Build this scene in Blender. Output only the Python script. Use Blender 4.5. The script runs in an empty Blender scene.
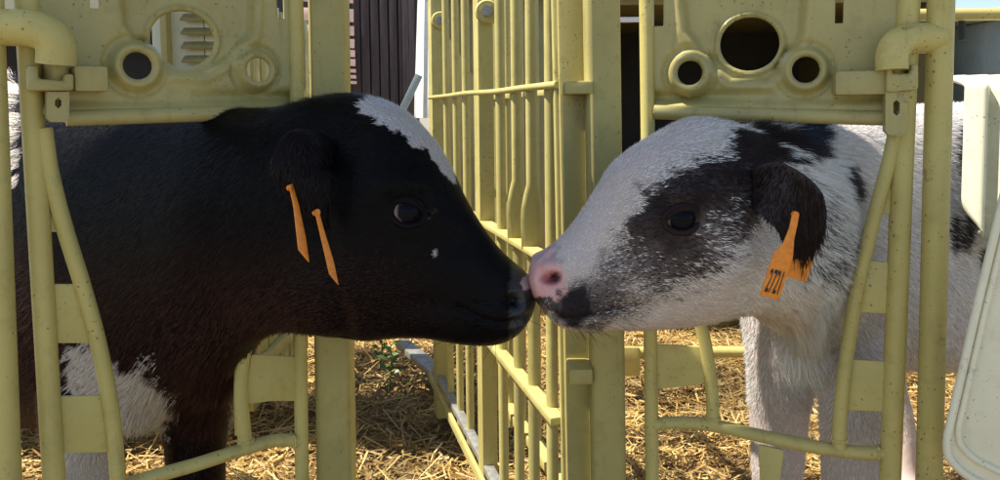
import bpy, bmesh, math, random
import numpy as np
from mathutils import Vector, Matrix, Quaternion
from mathutils.bvhtree import BVHTree

random.seed(7)
RNG = np.random.default_rng(11)
scene = bpy.context.scene
COL = scene.collection
R = math.radians

# ------------------------------------------------------------------ camera
F = 800.0                       # focal length in photo pixels (photo is 1000 x 480)
CAM_H = 0.82
PPX, PPY = 500.0, 170.0         # principal point in the photo
cam_data = bpy.data.cameras.new("camera")
cam = bpy.data.objects.new("camera", cam_data)
COL.objects.link(cam)
cam_data.sensor_width = 36.0
cam_data.lens = 36.0 * F / 1000.0
cam_data.shift_y = -(240.0 - PPY) / 1000.0
cam_data.clip_start = 0.02
cam_data.clip_end = 900.0
CAM_M = (Matrix.Translation((0, 0, CAM_H)) @ Matrix.Rotation(R(86.0), 4, 'X')
         @ Matrix.Rotation(R(-0.6), 4, 'Z'))
cam.matrix_world = CAM_M
scene.camera = cam

# ------------------------------------------------------------------ light
SUN_AZ, SUN_EL = R(-88.0), R(59.0)          # high, from the left
TO_SUN = Vector((math.sin(SUN_AZ) * math.cos(SUN_EL), math.cos(SUN_AZ) * math.cos(SUN_EL), math.sin(SUN_EL)))
world = bpy.data.worlds.new("World")
scene.world = world
world.use_nodes = True
wn = world.node_tree
wn.nodes.clear()
sky = wn.nodes.new("ShaderNodeTexSky")
sky.sky_type = 'NISHITA'
sky.sun_disc = False
sky.sun_elevation = SUN_EL
sky.sun_rotation = SUN_AZ
bg = wn.nodes.new("ShaderNodeBackground")
bg.inputs[1].default_value = 0.095
wo = wn.nodes.new("ShaderNodeOutputWorld")
wn.links.new(sky.outputs[0], bg.inputs[0])
wn.links.new(bg.outputs[0], wo.inputs[0])
sun_l = bpy.data.lights.new("sun", 'SUN')
sun_l.energy = 5.0
sun_l.angle = R(0.53)
sun_l.color = (1.0, 0.93, 0.82)
sun = bpy.data.objects.new("sun", sun_l)
sun.rotation_euler = TO_SUN.to_track_quat('Z', 'Y').to_euler()
sun.location = TO_SUN * 20
COL.objects.link(sun)

scene.view_settings.view_transform = 'Standard'
scene.view_settings.look = 'None'
scene.view_settings.gamma = 1.0
scene.view_settings.exposure = 1.08
scene.render.engine = 'CYCLES'
scene.cycles.use_denoising = True
scene.cycles.max_bounces = 8
scene.cycles.diffuse_bounces = 5

# ------------------------------------------------------------------ pixel helpers
CAM_R = np.array(CAM_M.to_3x3())
CAM_O = np.array([0.0, 0.0, CAM_H])


def ray(x, y):
    d = CAM_R @ np.array([(x - PPX) / F, -(y - PPY) / F, -1.0])
    return d


def at(x, y, Y):
    d = ray(x, y)
    return CAM_O + d * (Y / d[1])


def at_z(x, y, z):
    d = ray(x, y)
    return CAM_O + d * ((z - CAM_H) / d[2])


def to_px(P):
    q = (np.asarray(P) - CAM_O) @ CAM_R
    return np.stack([PPX + F * q[..., 0] / -q[..., 2], PPY - F * q[..., 1] / -q[..., 2]], -1)


# ------------------------------------------------------------------ object helpers
def thing(name, label, cat, loc=(0, 0, 0), group=None):
    o = bpy.data.objects.new(name, None)
    o.location = loc
    o.empty_display_size = 0.05
    o['label'] = label
    o['category'] = cat
    if group:
        o['group'] = group
    COL.objects.link(o)
    return o


def wloc(o):
    v = Vector((0, 0, 0))
    while o is not None:
        v += o.location
        o = o.parent
    return np.array(v)


def mk(name, verts, faces, mat, parent=None, smooth=True, sharp=38, origin=None):
    """one mesh object; verts are world coordinates"""
    verts = np.asarray(verts, float)
    base = wloc(parent) if parent is not None else np.zeros(3)
    org = np.zeros(3) if origin is None else np.asarray(origin, float) - base
    me = bpy.data.meshes.new(name)
    me.from_pydata((verts - base - org).tolist(), [], faces)
    me.update()
    if smooth:
        me.polygons.foreach_set('use_smooth', [True] * len(me.polygons))
        me.set_sharp_from_angle(angle=R(sharp))
    if mat:
        me.materials.append(mat)
    o = bpy.data.objects.new(name, me)
    o.location = org
    COL.objects.link(o)
    if parent is not None:
        o.parent = parent
    return o


def single(o, label, cat, group=None):
    o['label'] = label
    o['category'] = cat
    if group:
        o['group'] = group
    return o


def struct(o):
    o['kind'] = 'structure'
    return o


def stuff(o):
    o['kind'] = 'stuff'
    return o


def nrm(v):
    v = np.asarray(v, float)
    return v / (np.linalg.norm(v) + 1e-12)


def catmull(pts, n):
    pts = np.asarray(pts, float)
    if len(pts) < 3:
        t = np.linspace(0, 1, n + 1)[:, None]
        return pts[0] * (1 - t) + pts[1] * t
    P = np.vstack([2 * pts[0] - pts[1], pts, 2 * pts[-1] - pts[-2]])
    out = []
    for i in range(1, len(P) - 2):
        for k in range(n):
            t = k / n
            a, b, c, d = P[i - 1], P[i], P[i + 1], P[i + 2]
            out.append(0.5 * ((2 * b) + (-a + c) * t + (2 * a - 5 * b + 4 * c - d) * t * t
                              + (-a + 3 * b - 3 * c + d) * t ** 3))
    out.append(P[-2])
    return np.array(out)


def sweep(pts, rad, seg=14, flat=None, up0=(0.13, 0.3, 0.9)):
    """tube along pts; rad scalar or list; flat=(direction, factor) squashes"""
    pts = np.asarray(pts, float)
    n = len(pts)
    rad = np.full(n, rad, float) if np.isscalar(rad) else np.asarray(rad, float)
    tan = np.gradient(pts, axis=0)
    tan /= np.linalg.norm(tan, axis=1)[:, None]
    u = np.cross(tan[0], up0)
    u = nrm(u)
    V, Fc = [], []
    for i in range(n):
        u = nrm(u - tan[i] * np.dot(u, tan[i]))
        w = np.cross(tan[i], u)
        for k in range(seg):
            a = 2 * math.pi * k / seg
            off = rad[i] * (math.cos(a) * u + math.sin(a) * w)
            if flat is not None:
                d = np.asarray(flat[0])
                off = off - d * np.dot(off, d) * (1 - flat[1])
            V.append(pts[i] + off)
    for i in range(n - 1):
        for k in range(seg):
            a, b = i * seg + k, i * seg + (k + 1) % seg
            Fc.append((a, b, b + seg, a + seg))
    Fc.append(tuple(range(seg - 1, -1, -1)))
    Fc.append(tuple(range((n - 1) * seg, n * seg)))
    return V, Fc


def tube(name, pts, rad, mat, parent, seg=16, n=8, smooth_path=True):
    p = catmull(pts, n) if (smooth_path and len(pts) > 2) else np.asarray(pts, float)
    r = rad
    if not np.isscalar(rad) and len(rad) != len(p):
        r = np.interp(np.linspace(0, 1, len(p)), np.linspace(0, 1, len(rad)), rad)
    V, Fc = sweep(p, r, seg)
    return mk(name, V, Fc, mat, parent)


def round_poly(pts, r, n=4):
    pts = [np.asarray(p, float) for p in pts]
    out = []
    m = len(pts)
    for i in range(m):
        a, b, c = pts[i - 1], pts[i], pts[(i + 1) % m]
        d1, d2 = a - b, c - b
        l1, l2 = np.linalg.norm(d1), np.linalg.norm(d2)
        q = min(r, l1 * 0.45, l2 * 0.45)
        s, e = b + d1 / l1 * q, b + d2 / l2 * q
        for k in range(n + 1):
            t = k / n
            out.append((1 - t) ** 2 * s + 2 * t * (1 - t) * b + t * t * e)
    return out


def plate(name, pts, nvec, thick, mat, parent, bevel=0.0015):
    """extruded polygon (world pts); pts face the nvec side"""
    nvec = nrm(nvec)
    bm = bmesh.new()
    vs = [bm.verts.new(Vector(np.asarray(p) + nvec * thick / 2)) for p in pts]
    f = bm.faces.new(vs)
    bm.normal_update()
    if f.normal.dot(Vector(nvec)) < 0:
        f.normal_flip()
    r = bmesh.ops.extrude_face_region(bm, geom=[f], use_keep_orig=True)
    nv = [g for g in r['geom'] if isinstance(g, bmesh.types.BMVert)]
    bmesh.ops.translate(bm, verts=nv, vec=Vector(-nvec * thick))
    bmesh.ops.recalc_face_normals(bm, faces=bm.faces)
    if bevel:
        ed = [e for e in bm.edges if e.calc_face_angle(0) > R(50)]
        bmesh.ops.bevel(bm, geom=ed, offset=bevel, segments=2, affect='EDGES', profile=0.5)
    return from_bm(name, bm, mat, parent)


def from_bm(name, bm, mat, parent):
    bm.verts.index_update()
    V = [tuple(v.co) for v in bm.verts]
    Fc = [tuple(v.index for v in f.verts) for f in bm.faces]
    bm.free()
    return mk(name, V, Fc, mat, parent)


def box(name, c, ax, ay, az, dims, mat, parent, bevel=0.002, seg=2):
    """oriented box: centre, three unit axes, full dims"""
    bm = bmesh.new()
    bmesh.ops.create_cube(bm, size=1.0)
    M = np.array([nrm(ax) * dims[0], nrm(ay) * dims[1], nrm(az) * dims[2]]).T
    for v in bm.verts:
        v.co = Vector(np.asarray(c) + M @ np.array(v.co))
    bmesh.ops.recalc_face_normals(bm, faces=bm.faces)
    if bevel:
        bmesh.ops.bevel(bm, geom=list(bm.edges), offset=bevel, segments=seg, affect='EDGES', profile=0.6)
    return from_bm(name, bm, mat, parent)


EX, EY, EZ = np.array([1., 0, 0]), np.array([0, 1., 0]), np.array([0, 0, 1.])


def hash3(i, j, k):
    n = (i * 374761393 + j * 668265263 + k * 2147483647) & 0xffffffff
    n = ((n ^ (n >> 13)) * 1274126177) & 0xffffffff
    return ((n ^ (n >> 16)) & 0xffff) / 65535.0


def vnoise(P, s):
    P = np.asarray(P, float) * s
    i = np.floor(P).astype(np.int64)
    f = P - i
    f = f * f * (3 - 2 * f)
    out = 0
    for a in (0, 1):
        for b in (0, 1):
            for c in (0, 1):
                w = ((f[:, 0] if a else 1 - f[:, 0]) * (f[:, 1] if b else 1 - f[:, 1]) * (f[:, 2] if c else 1 - f[:, 2]))
                out = out + w * hash3(i[:, 0] + a, i[:, 1] + b, i[:, 2] + c)
    return out


def sstep(a, b, x):
    t = np.clip((x - a) / (b - a), 0, 1)
    return t * t * (3 - 2 * t)


# ------------------------------------------------------------------ materials
def new_mat(name):
    m = bpy.data.materials.new(name)
    m.use_nodes = True
    nt = m.node_tree
    bs = nt.nodes['Principled BSDF']
    return m, nt, bs


def N(nt, kind, **kw):
    n = nt.nodes.new(kind)
    for k, v in kw.items():
        setattr(n, k, v)
    return n


def noise(nt, scale, detail=4, rough=0.55, vec=None):
    n = N(nt, 'ShaderNodeTexNoise')
    n.inputs['Scale'].default_value = scale
    n.inputs['Detail'].default_value = detail
    n.inputs['Roughness'].default_value = rough
    if vec is not None:
        nt.links.new(vec, n.inputs['Vector'])
    return n.outputs['Fac']


def ramp(nt, fac, stops):
    r = N(nt, 'ShaderNodeValToRGB')
    el = r.color_ramp.elements
    el[0].position, el[0].color = stops[0][0], (*stops[0][1], 1)
    el[1].position, el[1].color = stops[-1][0], (*stops[-1][1], 1)
    for p, c in stops[1:-1]:
        e = el.new(p)
        e.color = (*c, 1)
    nt.links.new(fac, r.inputs[0])
    return r.outputs[0]


def mixc(nt, fac, a, b, mode='MIX'):
    m = N(nt, 'ShaderNodeMix', data_type='RGBA', blend_type=mode)
    for s, v in ((0, fac), (6, a), (7, b)):
        if isinstance(v, (int, float)):
            m.inputs[s].default_value = v
        elif isinstance(v, tuple):
            m.inputs[s].default_value = (*v, 1)
        else:
            nt.links.new(v, m.inputs[s])
    return m.outputs[2]


def bump(nt, bs, h, strength, dist=0.002):
    b = N(nt, 'ShaderNodeBump')
    b.inputs['Strength'].default_value = strength
    b.inputs['Distance'].default_value = dist
    nt.links.new(h, b.inputs['Height'])
    nt.links.new(b.outputs[0], bs.inputs['Normal'])


def paint_mat(name, col, rough=0.42, specks=0.6, grime=0.5, var=0.12):
    m, nt, bs = new_mat(name)
    geo = N(nt, 'ShaderNodeNewGeometry').outputs['Position']
    big = noise(nt, 9, 5, 0.6, geo)
    c = np.array(col)
    base = ramp(nt, big, [(0.3, tuple(c * (1 - var))), (0.7, tuple(np.minimum(c * (1 + var * 0.6), 0.95)))])
    # dust film and grime
    g = noise(nt, 38, 6, 0.7, geo)
    gr = ramp(nt, g, [(0.52, (0, 0, 0)), (0.78, (grime, grime, grime))])
    base = mixc(nt, gr, base, tuple(c * np.array([0.55, 0.5, 0.42])))
    # muddy splashes and run marks
    mp = N(nt, 'ShaderNodeMapping')
    mp.inputs['Scale'].default_value = (1.0, 1.0, 0.22)
    nt.links.new(geo, mp.inputs[0])
    st_ = ramp(nt, noise(nt, 46, 7, 0.72, mp.outputs[0]), [(0.56, (0, 0, 0)), (0.80, (grime * 1.1,) * 3)])
    base = mixc(nt, st_, base, tuple(c * np.array([0.42, 0.36, 0.28])))
    sc_ = ramp(nt, noise(nt, 21, 9, 0.8, geo), [(0.615, (0, 0, 0)), (0.66, (grime * 1.3,) * 3)])
    base = mixc(nt, sc_, base, (0.16, 0.12, 0.065))
    # fly specks and splashes
    vo = N(nt, 'ShaderNodeTexVoronoi')
    vo.inputs['Scale'].default_value = 130
    wv = N(nt, 'ShaderNodeTexNoise')
    wv.inputs['Scale'].default_value = 300
    nt.links.new(geo, wv.inputs['Vector'])
    vm = N(nt, 'ShaderNodeVectorMath', operation='MULTIPLY_ADD')
    nt.links.new(wv.outputs['Color'], vm.inputs[0])
    vm.inputs[1].default_value = (0.006, 0.006, 0.006)
    nt.links.new(geo, vm.inputs[2])
    nt.links.new(vm.outputs[0], vo.inputs['Vector'])
    msk = noise(nt, 7, 4, 0.7, geo)
    mm = N(nt, 'ShaderNodeMath', operation='MULTIPLY_ADD')
    nt.links.new(msk, mm.inputs[0])
    mm.inputs[1].default_value = 0.75
    mm.inputs[2].default_value = -0.275
    lt = N(nt, 'ShaderNodeMath', operation='LESS_THAN')
    nt.links.new(vo.outputs['Distance'], lt.inputs[0])
    nt.links.new(mm.outputs[0], lt.inputs[1])
    sp = N(nt, 'ShaderNodeMath', operation='MULTIPLY')
    nt.links.new(lt.outputs[0], sp.inputs[0])
    sp.inputs[1].default_value = specks
    base = mixc(nt, sp.outputs[0], base, (0.035, 0.025, 0.014))
    nt.links.new(base, bs.inputs['Base Color'])
    rr = ramp(nt, noise(nt, 25, 4, 0.6, geo), [(0.3, (rough - 0.1,) * 3), (0.7, (rough + 0.16,) * 3)])
    nt.links.new(rr, bs.inputs['Roughness'])
    bs.inputs['Specular IOR Level'].default_value = 0.4
    bump(nt, bs, noise(nt, 160, 4, 0.6, geo), 0.12, 0.001)
    return m


YEL = (0.52, 0.44, 0.150)
M_paint = paint_mat('gate_paint', YEL)
M_panel = paint_mat('panel_plastic', (0.41, 0.355, 0.140), rough=0.36, specks=0.5)
M_bar = paint_mat('fence_paint', (0.47, 0.41, 0.150), rough=0.38, specks=0.4)
M_cream = paint_mat('cream_fibreglass', (0.72, 0.70, 0.52), rough=0.35, specks=0.45, grime=0.3, var=0.06)
M_mint = paint_mat('pale_plastic', (0.78, 0.74, 0.55), rough=0.3, specks=0.7, grime=0.35, var=0.06)
M_grey = paint_mat('grey_fibreglass', (0.34, 0.40, 0.40), rough=0.45, specks=0.2, grime=0.5)
M_post = paint_mat('shaded_post_paint', (0.39, 0.335, 0.118), rough=0.42, specks=0.7)  # gate yellow darkened, so the recessed posts carry their shade in the colour
M_olive = paint_mat('olive_fibreglass', (0.30, 0.265, 0.12), rough=0.5, specks=0.3)
M_white = paint_mat('white_paint', (0.8, 0.8, 0.78), rough=0.5, specks=0.1, grime=0.3)


def metal_mat():
    m, nt, bs = new_mat('galvanised_steel')
    geo = N(nt, 'ShaderNodeNewGeometry').outputs['Position']
    base = ramp(nt, noise(nt, 60, 6, 0.7, geo), [(0.3, (0.20, 0.20, 0.18)), (0.7, (0.42, 0.42, 0.38))])
    nt.links.new(base, bs.inputs['Base Color'])
    bs.inputs['Metallic'].default_value = 0.55
    bs.inputs['Roughness'].default_value = 0.5
    bump(nt, bs, noise(nt, 200, 4, 0.6, geo), 0.2, 0.001)
    return m


def simple_mat(name, c0, c1, scale, rough=0.8, bstr=0.3, stretch=None, metal=0.0):
    m, nt, bs = new_mat(name)
    geo = N(nt, 'ShaderNodeNewGeometry').outputs['Position']
    vec = geo
    if stretch is not None:
        mp = N(nt, 'ShaderNodeMapping')
        mp.inputs['Scale'].default_value = stretch
        nt.links.new(geo, mp.inputs[0])
        vec = mp.outputs[0]
    f = noise(nt, scale, 6, 0.65, vec)
    nt.links.new(ramp(nt, f, [(0.3, c0), (0.7, c1)]), bs.inputs['Base Color'])
    bs.inputs['Roughness'].default_value = rough
    bs.inputs['Metallic'].default_value = metal
    if bstr:
        bump(nt, bs, f, bstr, 0.004)
    return m


M_galv = metal_mat()
M_dark = simple_mat('interior_shade_colour', (0.03, 0.03, 0.032), (0.05, 0.05, 0.052), 4, 0.8, 0)  # near-black colour painted as interior shade; also used on a dark stay
M_wood = simple_mat('dark_barn_wood', (0.026, 0.019, 0.024), (0.06, 0.042, 0.045), 6, 0.85, 0.3, (6, 6, 0.7))
M_gap_light = simple_mat('pink_gap_light', (0.62, 0.38, 0.31), (0.8, 0.55, 0.46), 8, 0.8, 0.2)  # pink colour standing in for light through the barn roof
M_soil = simple_mat('trodden_bedding', (0.075, 0.045, 0.018), (0.25, 0.16, 0.06), 22, 0.95, 0.8)
M_far = simple_mat('yard_ground', (0.16, 0.145, 0.10), (0.25, 0.22, 0.16), 3, 0.95, 0.3)
M_shade_roof = simple_mat('shade_roof_sheet', (0.45, 0.45, 0.42), (0.55, 0.55, 0.5), 5, 0.5, 0.1)  # for the unseen roof added as a sun blocker


def attr_mat(name, rough=0.6, spec=0.3, sheen=0.0, trans=0.0):
    m, nt, bs = new_mat(name)
    a = N(nt, 'ShaderNodeAttribute', attribute_name='col')
    nt.links.new(a.outputs['Color'], bs.inputs['Base Color'])
    bs.inputs['Roughness'].default_value = rough
    bs.inputs['Specular IOR Level'].default_value = spec
    if sheen:
        bs.inputs['Sheen Weight'].default_value = sheen
        bs.inputs['Sheen Roughness'].default_value = 0.4
    if trans:
        tr = N(nt, 'ShaderNodeBsdfTranslucent')
        nt.links.new(a.outputs['Color'], tr.inputs['Color'])
        mx = N(nt, 'ShaderNodeMixShader')
        mx.inputs[0].default_value = trans
        nt.links.new(bs.outputs[0], mx.inputs[1])
        nt.links.new(tr.outputs[0], mx.inputs[2])
        nt.links.new(mx.outputs[0], nt.nodes['Material Output'].inputs['Surface'])
    return m


M_skin = attr_mat('calf_skin', 0.4, 0.32)
_nt = M_skin.node_tree
_wet = N(_nt, 'ShaderNodeMath', operation='MULTIPLY')       # alpha of the colour attribute marks the moist nose
_nt.links.new([n for n in _nt.nodes if n.bl_idname == 'ShaderNodeAttribute'][0].outputs['Alpha'], _wet.inputs[0])
_wet.inputs[1].default_value = 0.45
_nt.links.new(_wet.outputs[0], _nt.nodes['Principled BSDF'].inputs['Specular IOR Level'])
bump(_nt, _nt.nodes['Principled BSDF'], noise(_nt, 380, 3, 0.6, N(_nt, 'ShaderNodeNewGeometry').outputs['Position']), 0.5, 0.001)
M_fur = attr_mat('calf_fur', 0.5, 0.07, 0.0, 0.12)
M_fur_black = attr_mat('black_calf_fur', 0.36, 0.06)
M_straw = attr_mat('straw', 0.55, 0.3, 0.0, 0.15)
M_leaf = simple_mat('weed_leaf', (0.04, 0.10, 0.02), (0.09, 0.19, 0.04), 40, 0.5, 0.1)


def eye_mat():
    m, nt, bs = new_mat('eye_cornea')
    a = N(nt, 'ShaderNodeAttribute', attribute_name='col')
    nt.links.new(a.outputs['Color'], bs.inputs['Base Color'])
    bs.inputs['Roughness'].default_value = 0.05
    bs.inputs['Specular IOR Level'].default_value = 0.07
    return m


M_eye = eye_mat()


def tag_mat():
    m, nt, bs = new_mat('orange_tag_plastic')
    geo = N(nt, 'ShaderNodeNewGeometry').outputs['Position']
    nt.links.new(ramp(nt, noise(nt, 160, 5, 0.7, geo), [(0.3, (0.62, 0.17, 0.012)), (0.55, (0.80, 0.26, 0.02)), (0.8, (0.85, 0.31, 0.03))]),
                 bs.inputs['Base Color'])
    bs.inputs['Roughness'].default_value = 0.4
    bs.inputs['Subsurface Weight'].default_value = 0.15
    bs.inputs['Subsurface Radius'].default_value = (0.004, 0.002, 0.001)
    return m


M_tag = tag_mat()
M_ink = simple_mat('black_print', (0.012, 0.01, 0.008), (0.02, 0.018, 0.015), 30, 0.5, 0)

# ------------------------------------------------------------------ ground
S = 260.0
struct(mk('ground', [(-S, -S, -0.06), (S, -S, -0.06), (S, S, -0.06), (-S, S, -0.06)], [(0, 1, 2, 3)], M_far, None, False))
gx = np.linspace(-2.6, 2.8, 110)
gy = np.linspace(0.2, 4.6, 90)
GX, GY = np.meshgrid(gx, gy)
Pg = np.stack([GX.ravel(), GY.ravel(), np.zeros(GX.size)], 1)


def bed_h(P):
    P = np.array(P, float)
    P[:, 2] = 0
    return (vnoise(P, 2.3) - 0.5) * 0.07 + (vnoise(P, 6.1) - 0.5) * 0.035 - 0.01


Pg[:, 2] = bed_h(Pg)
q = []
nx_ = len(gx)
for j in range(len(gy) - 1):
    for i in range(nx_ - 1):
        a = j * nx_ + i
        q.append((a, a + 1, a + nx_ + 1, a + nx_))
struct(mk('bedding_ground', Pg, q, M_soil))


def strands(name, roots, dirs, lens, wid, cols, mat, normals, bend, tipw=0.12, mid=0.55, parent=None, sidevec=None):
    """many thin bent blades as one mesh: 5 verts, quad+tri each"""
    n = len(roots)
    side = np.cross(normals, dirs) if sidevec is None else sidevec
    side /= (np.linalg.norm(side, axis=1)[:, None] + 1e-9)
    w = (wid * 0.5)[:, None]
    L = lens[:, None]
    pm = roots + dirs * L * mid
    d2 = dirs + bend
    d2 /= np.linalg.norm(d2, axis=1)[:, None]
    pt = pm + d2 * L * (1 - mid)
    V = np.empty((n, 5, 3))
    V[:, 0] = roots - side * w
    V[:, 1] = roots + side * w
    V[:, 2] = pm + side * w * 0.8
    V[:, 3] = pm - side * w * 0.8
    V[:, 4] = pt
    V = V.reshape(-1, 3)
    base = np.arange(n) * 5
    loops = np.empty((n, 7), np.int32)
    for k, o in enumerate((0, 3, 2, 1, 3, 4, 2)):
        loops[:, k] = base + o
    me = bpy.data.meshes.new(name)
    off = wloc(parent) if parent is not None else np.zeros(3)
    me.vertices.add(n * 5)
    me.vertices.foreach_set('co', (V - off).astype(np.float32).ravel())
    me.loops.add(n * 7)
    me.loops.foreach_set('vertex_index', loops.ravel())
    me.polygons.add(n * 2)
    st = np.empty((n, 2), np.int32)
    st[:, 0] = np.arange(n) * 7
    st[:, 1] = np.arange(n) * 7 + 4
    me.polygons.foreach_set('loop_start', st.ravel())
    me.polygons.foreach_set('use_smooth', np.ones(n * 2, bool))
    me.update(calc_edges=True)
    ca = me.attributes.new('col', 'FLOAT_COLOR', 'POINT')
    C = np.ones((n, 5, 4), np.float32)
    C[:, :, :3] = cols[:, None, :]
    ca.data.foreach_set('color', C.ravel())
    if normals is not None and mat in (M_fur, M_fur_black):
        nn = np.repeat(normals[:, None, :], 5, 1).reshape(-1, 3)
        me.normals_split_custom_set_from_vertices(nn.astype(np.float32))
    me.materials.append(mat)
    o = bpy.data.objects.new(name, me)
    COL.objects.link(o)
    if parent is not None:
        o.parent = parent
    return stuff(o)


def straw(name, n, xr, yr, zr, lr, wr, label, tint=(1, 1, 1), loft=0.25):
    P = np.stack([RNG.uniform(*xr, n), RNG.uniform(*yr, n), np.zeros(n)], 1)
    P[:, 2] = bed_h(P) + RNG.uniform(*zr, n)
    a = RNG.uniform(0, 2 * math.pi, n)
    el = RNG.normal(0, loft, n)
    d = np.stack([np.cos(a) * np.cos(el), np.sin(a) * np.cos(el), np.sin(el)], 1)
    nn = np.tile(EZ, (n, 1)) + RNG.normal(0, 0.35, (n, 3))
    nn /= np.linalg.norm(nn, axis=1)[:, None]
    L = RNG.uniform(*lr, n)
    P = P - d * L[:, None] * 0.5
    pal = np.array([(0.56, 0.36, 0.105), (0.64, 0.44, 0.15), (0.42, 0.25, 0.07), (0.50, 0.34, 0.12), (0.22, 0.125, 0.04), (0.68, 0.50, 0.21)])
    c = pal[RNG.integers(0, len(pal), n)] * RNG.uniform(0.75, 1.15, (n, 1)) * np.array(tint)
    damp = np.clip(0.35 + 1.3 * vnoise(P, 3.1) * vnoise(P + 9, 9.0) * 2, .4, 1.05)
    c = c * damp[:, None]
    o = strands(name, P, d, L, RNG.uniform(*wr, n), c, M_straw, nn, RNG.normal(0, 0.28, (n, 3)) * [1, 1, 0.5], mid=0.5)
    o['label'] = label
    o['category'] = 'straw'
    return o


straw('straw_bedding', 42000, (-2.2, 2.4), (1.0, 4.2), (0.0, 0.035), (0.04, 0.17), (0.003, 0.006),
      'loose golden straw bedding covering the floor of both pens')
ch = straw('straw_chaff', 45000, (-1.2, 1.5), (1.4, 3.6), (0.0, 0.03), (0.008, 0.045), (0.002, 0.005),
           'short broken straw and chaff scattered between the longer stalks')

# ------------------------------------------------------------------ partition between the pens
def part_d(x):
    return 0.34 / ((x - 500) / 800.0 + 0.246)


def pp(x, y):
    return at(x, y, part_d(x))


P_DIR = nrm(np.array([-0.246, 1.0, 0]))
P_NRM = nrm(np.array([-1.0, -0.246, 0]))          # the side the camera sees


def part_pt(d, z, off=0.0):
    return np.array([0.094 - 0.246 * (d - 1), d, z]) + P_NRM * off


fence = thing('partition_fence', 'nearer yellow barred fence running back between the two pens', 'fence', tuple(part_pt(1.0, 0)))
for x, r in ((551, .0085), (532, .0088), (517, .0085), (501, .0085), (467, .0085), (457, .008), (447.5, .008)):
    d = part_d(x)
    if x in (532, 517):
        # bar hammered flat just above the middle rail
        zs = [0.08, 0.605, 0.618, 0.66, 0.68, 0.70, 0.715, 1.14]
        ws = [1, 1, 1.85, 1.95, 1.85, 1.4, 1, 1]
        V, Fc = [], []
        seg = 14
        for z, wv in zip(zs, ws):
            c = part_pt(d, z)
            for k in range(seg):
                a = 2 * math.pi * k / seg
                V.append(c + P_NRM * math.cos(a) * r * wv * (1.05 if wv > 1 else 1) + P_DIR * math.sin(a) * r / (wv ** 1.2))
        for i in range(len(zs) - 1):
            for k in range(seg):
                a, b = i * seg + k, i * seg + (k + 1) % seg
                Fc.append((a, b, b + seg, a + seg))
        mk('bar', V, Fc, M_bar, fence)
    else:
        tube('bar', [part_pt(d, 0.08), part_pt(d, 1.14)], r, M_bar, fence)
for dd, w in ((1.50, 0.044), (2.03, 0.05)):
    post_ = box('post', part_pt(dd, 0.60, 0.0), P_DIR, P_NRM, EZ, (w, 0.03, 1.12), M_bar, fence, 0.004)
    c = at(*((487, 11) if dd < 1.8 else (440, 20)), dd - 0.035)
    V, Fc = sweep([c + EY * 0.03, c + EY * 0.004, c], [0.022, 0.022, 0.019], 22)
    mk('bolt_lug', V, Fc, M_bar, fence, sharp=50)
    V, Fc = sweep([c, c - EY * 0.010], 0.0105, 6)
    mk('bolt', V, Fc, M_galv, fence, sharp=25)
# rails
rail_pts = [part_pt(d, z, 0.012) for d, z in ((1.03, .857), (1.2, .858), (1.38, .858), (1.6, .862), (1.8, .862), (2.06, .864))]
tube('rail', rail_pts, 0.0050, M_bar, fence, 10)
box('rail', part_pt(1.57, 0.618, 0.004), P_DIR, P_NRM, EZ, (1.04, 0.024, 0.008), M_bar, fence, 0.002)
box('rail', part_pt(1.57, 0.405, 0.006), P_DIR, P_NRM, EZ, (1.06, 0.021, 0.011), M_bar, fence, 0.002)
bott = box('bottom_rail', part_pt(1.62, 0.148, 0.004), P_DIR, P_NRM, EZ, (1.0, 0.02, 0.012), M_galv, fence, 0.002)
box('bottom_rail', part_pt(1.62, 0.122, 0.017), P_DIR, P_NRM, EZ, (1.0, 0.008, 0.022), M_bar, fence, 0.002)

# second fence of the right-hand pen, just behind it
OFF2 = -0.13
fence2 = thing('partition_fence', 'farther yellow barred fence seen through the gaps of the nearer one', 'fence', tuple(part_pt(1.1, 0, OFF2)))
for d in (1.27, 1.38, 1.49, 1.60, 1.71, 1.82, 1.93):
    tube('bar', [part_pt(d, 0.08, OFF2), part_pt(d, 1.12, OFF2)], 0.0085, M_bar, fence2, 12)
box('rail', part_pt(1.66, 0.47, OFF2 + .004), P_DIR, P_NRM, EZ, (0.9, 0.022, 0.011), M_bar, fence2, 0.002)
box('rail', part_pt(1.66, 0.86, OFF2 + .004), P_DIR, P_NRM, EZ, (0.9, 0.022, 0.011), M_bar, fence2, 0.002)
box('rail', part_pt(1.66, 0.13, OFF2 + .004), P_DIR, P_NRM, EZ, (0.9, 0.03, 0.02), M_bar, fence2, 0.002)

# outer fence of the left pen, behind the black calf
fence3 = thing('pen_fence', 'yellow fence of the left pen seen low behind the black calf, boards added to dapple the straw', 'fence', (-0.62, 1.72, 0))
yy = 1.82
while yy < 2.85:
    w_ = random.uniform(0.05, 0.13)
    box('board', (-0.62, yy + w_ / 2, 0.60 + random.uniform(-.02, .02)), EY, EX, EZ, (w_, 0.012, 1.02), M_bar, fence3, 0.002)  # boards added to break up the sun on the left straw
    yy += w_ + random.uniform(0.012, 0.05)
for z in (0.20, 0.86):
    box('rail', (-0.604, 2.34, z), EY, EX, EZ, (1.06, 0.018, 0.03), M_bar, fence3, 0.002)

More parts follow.
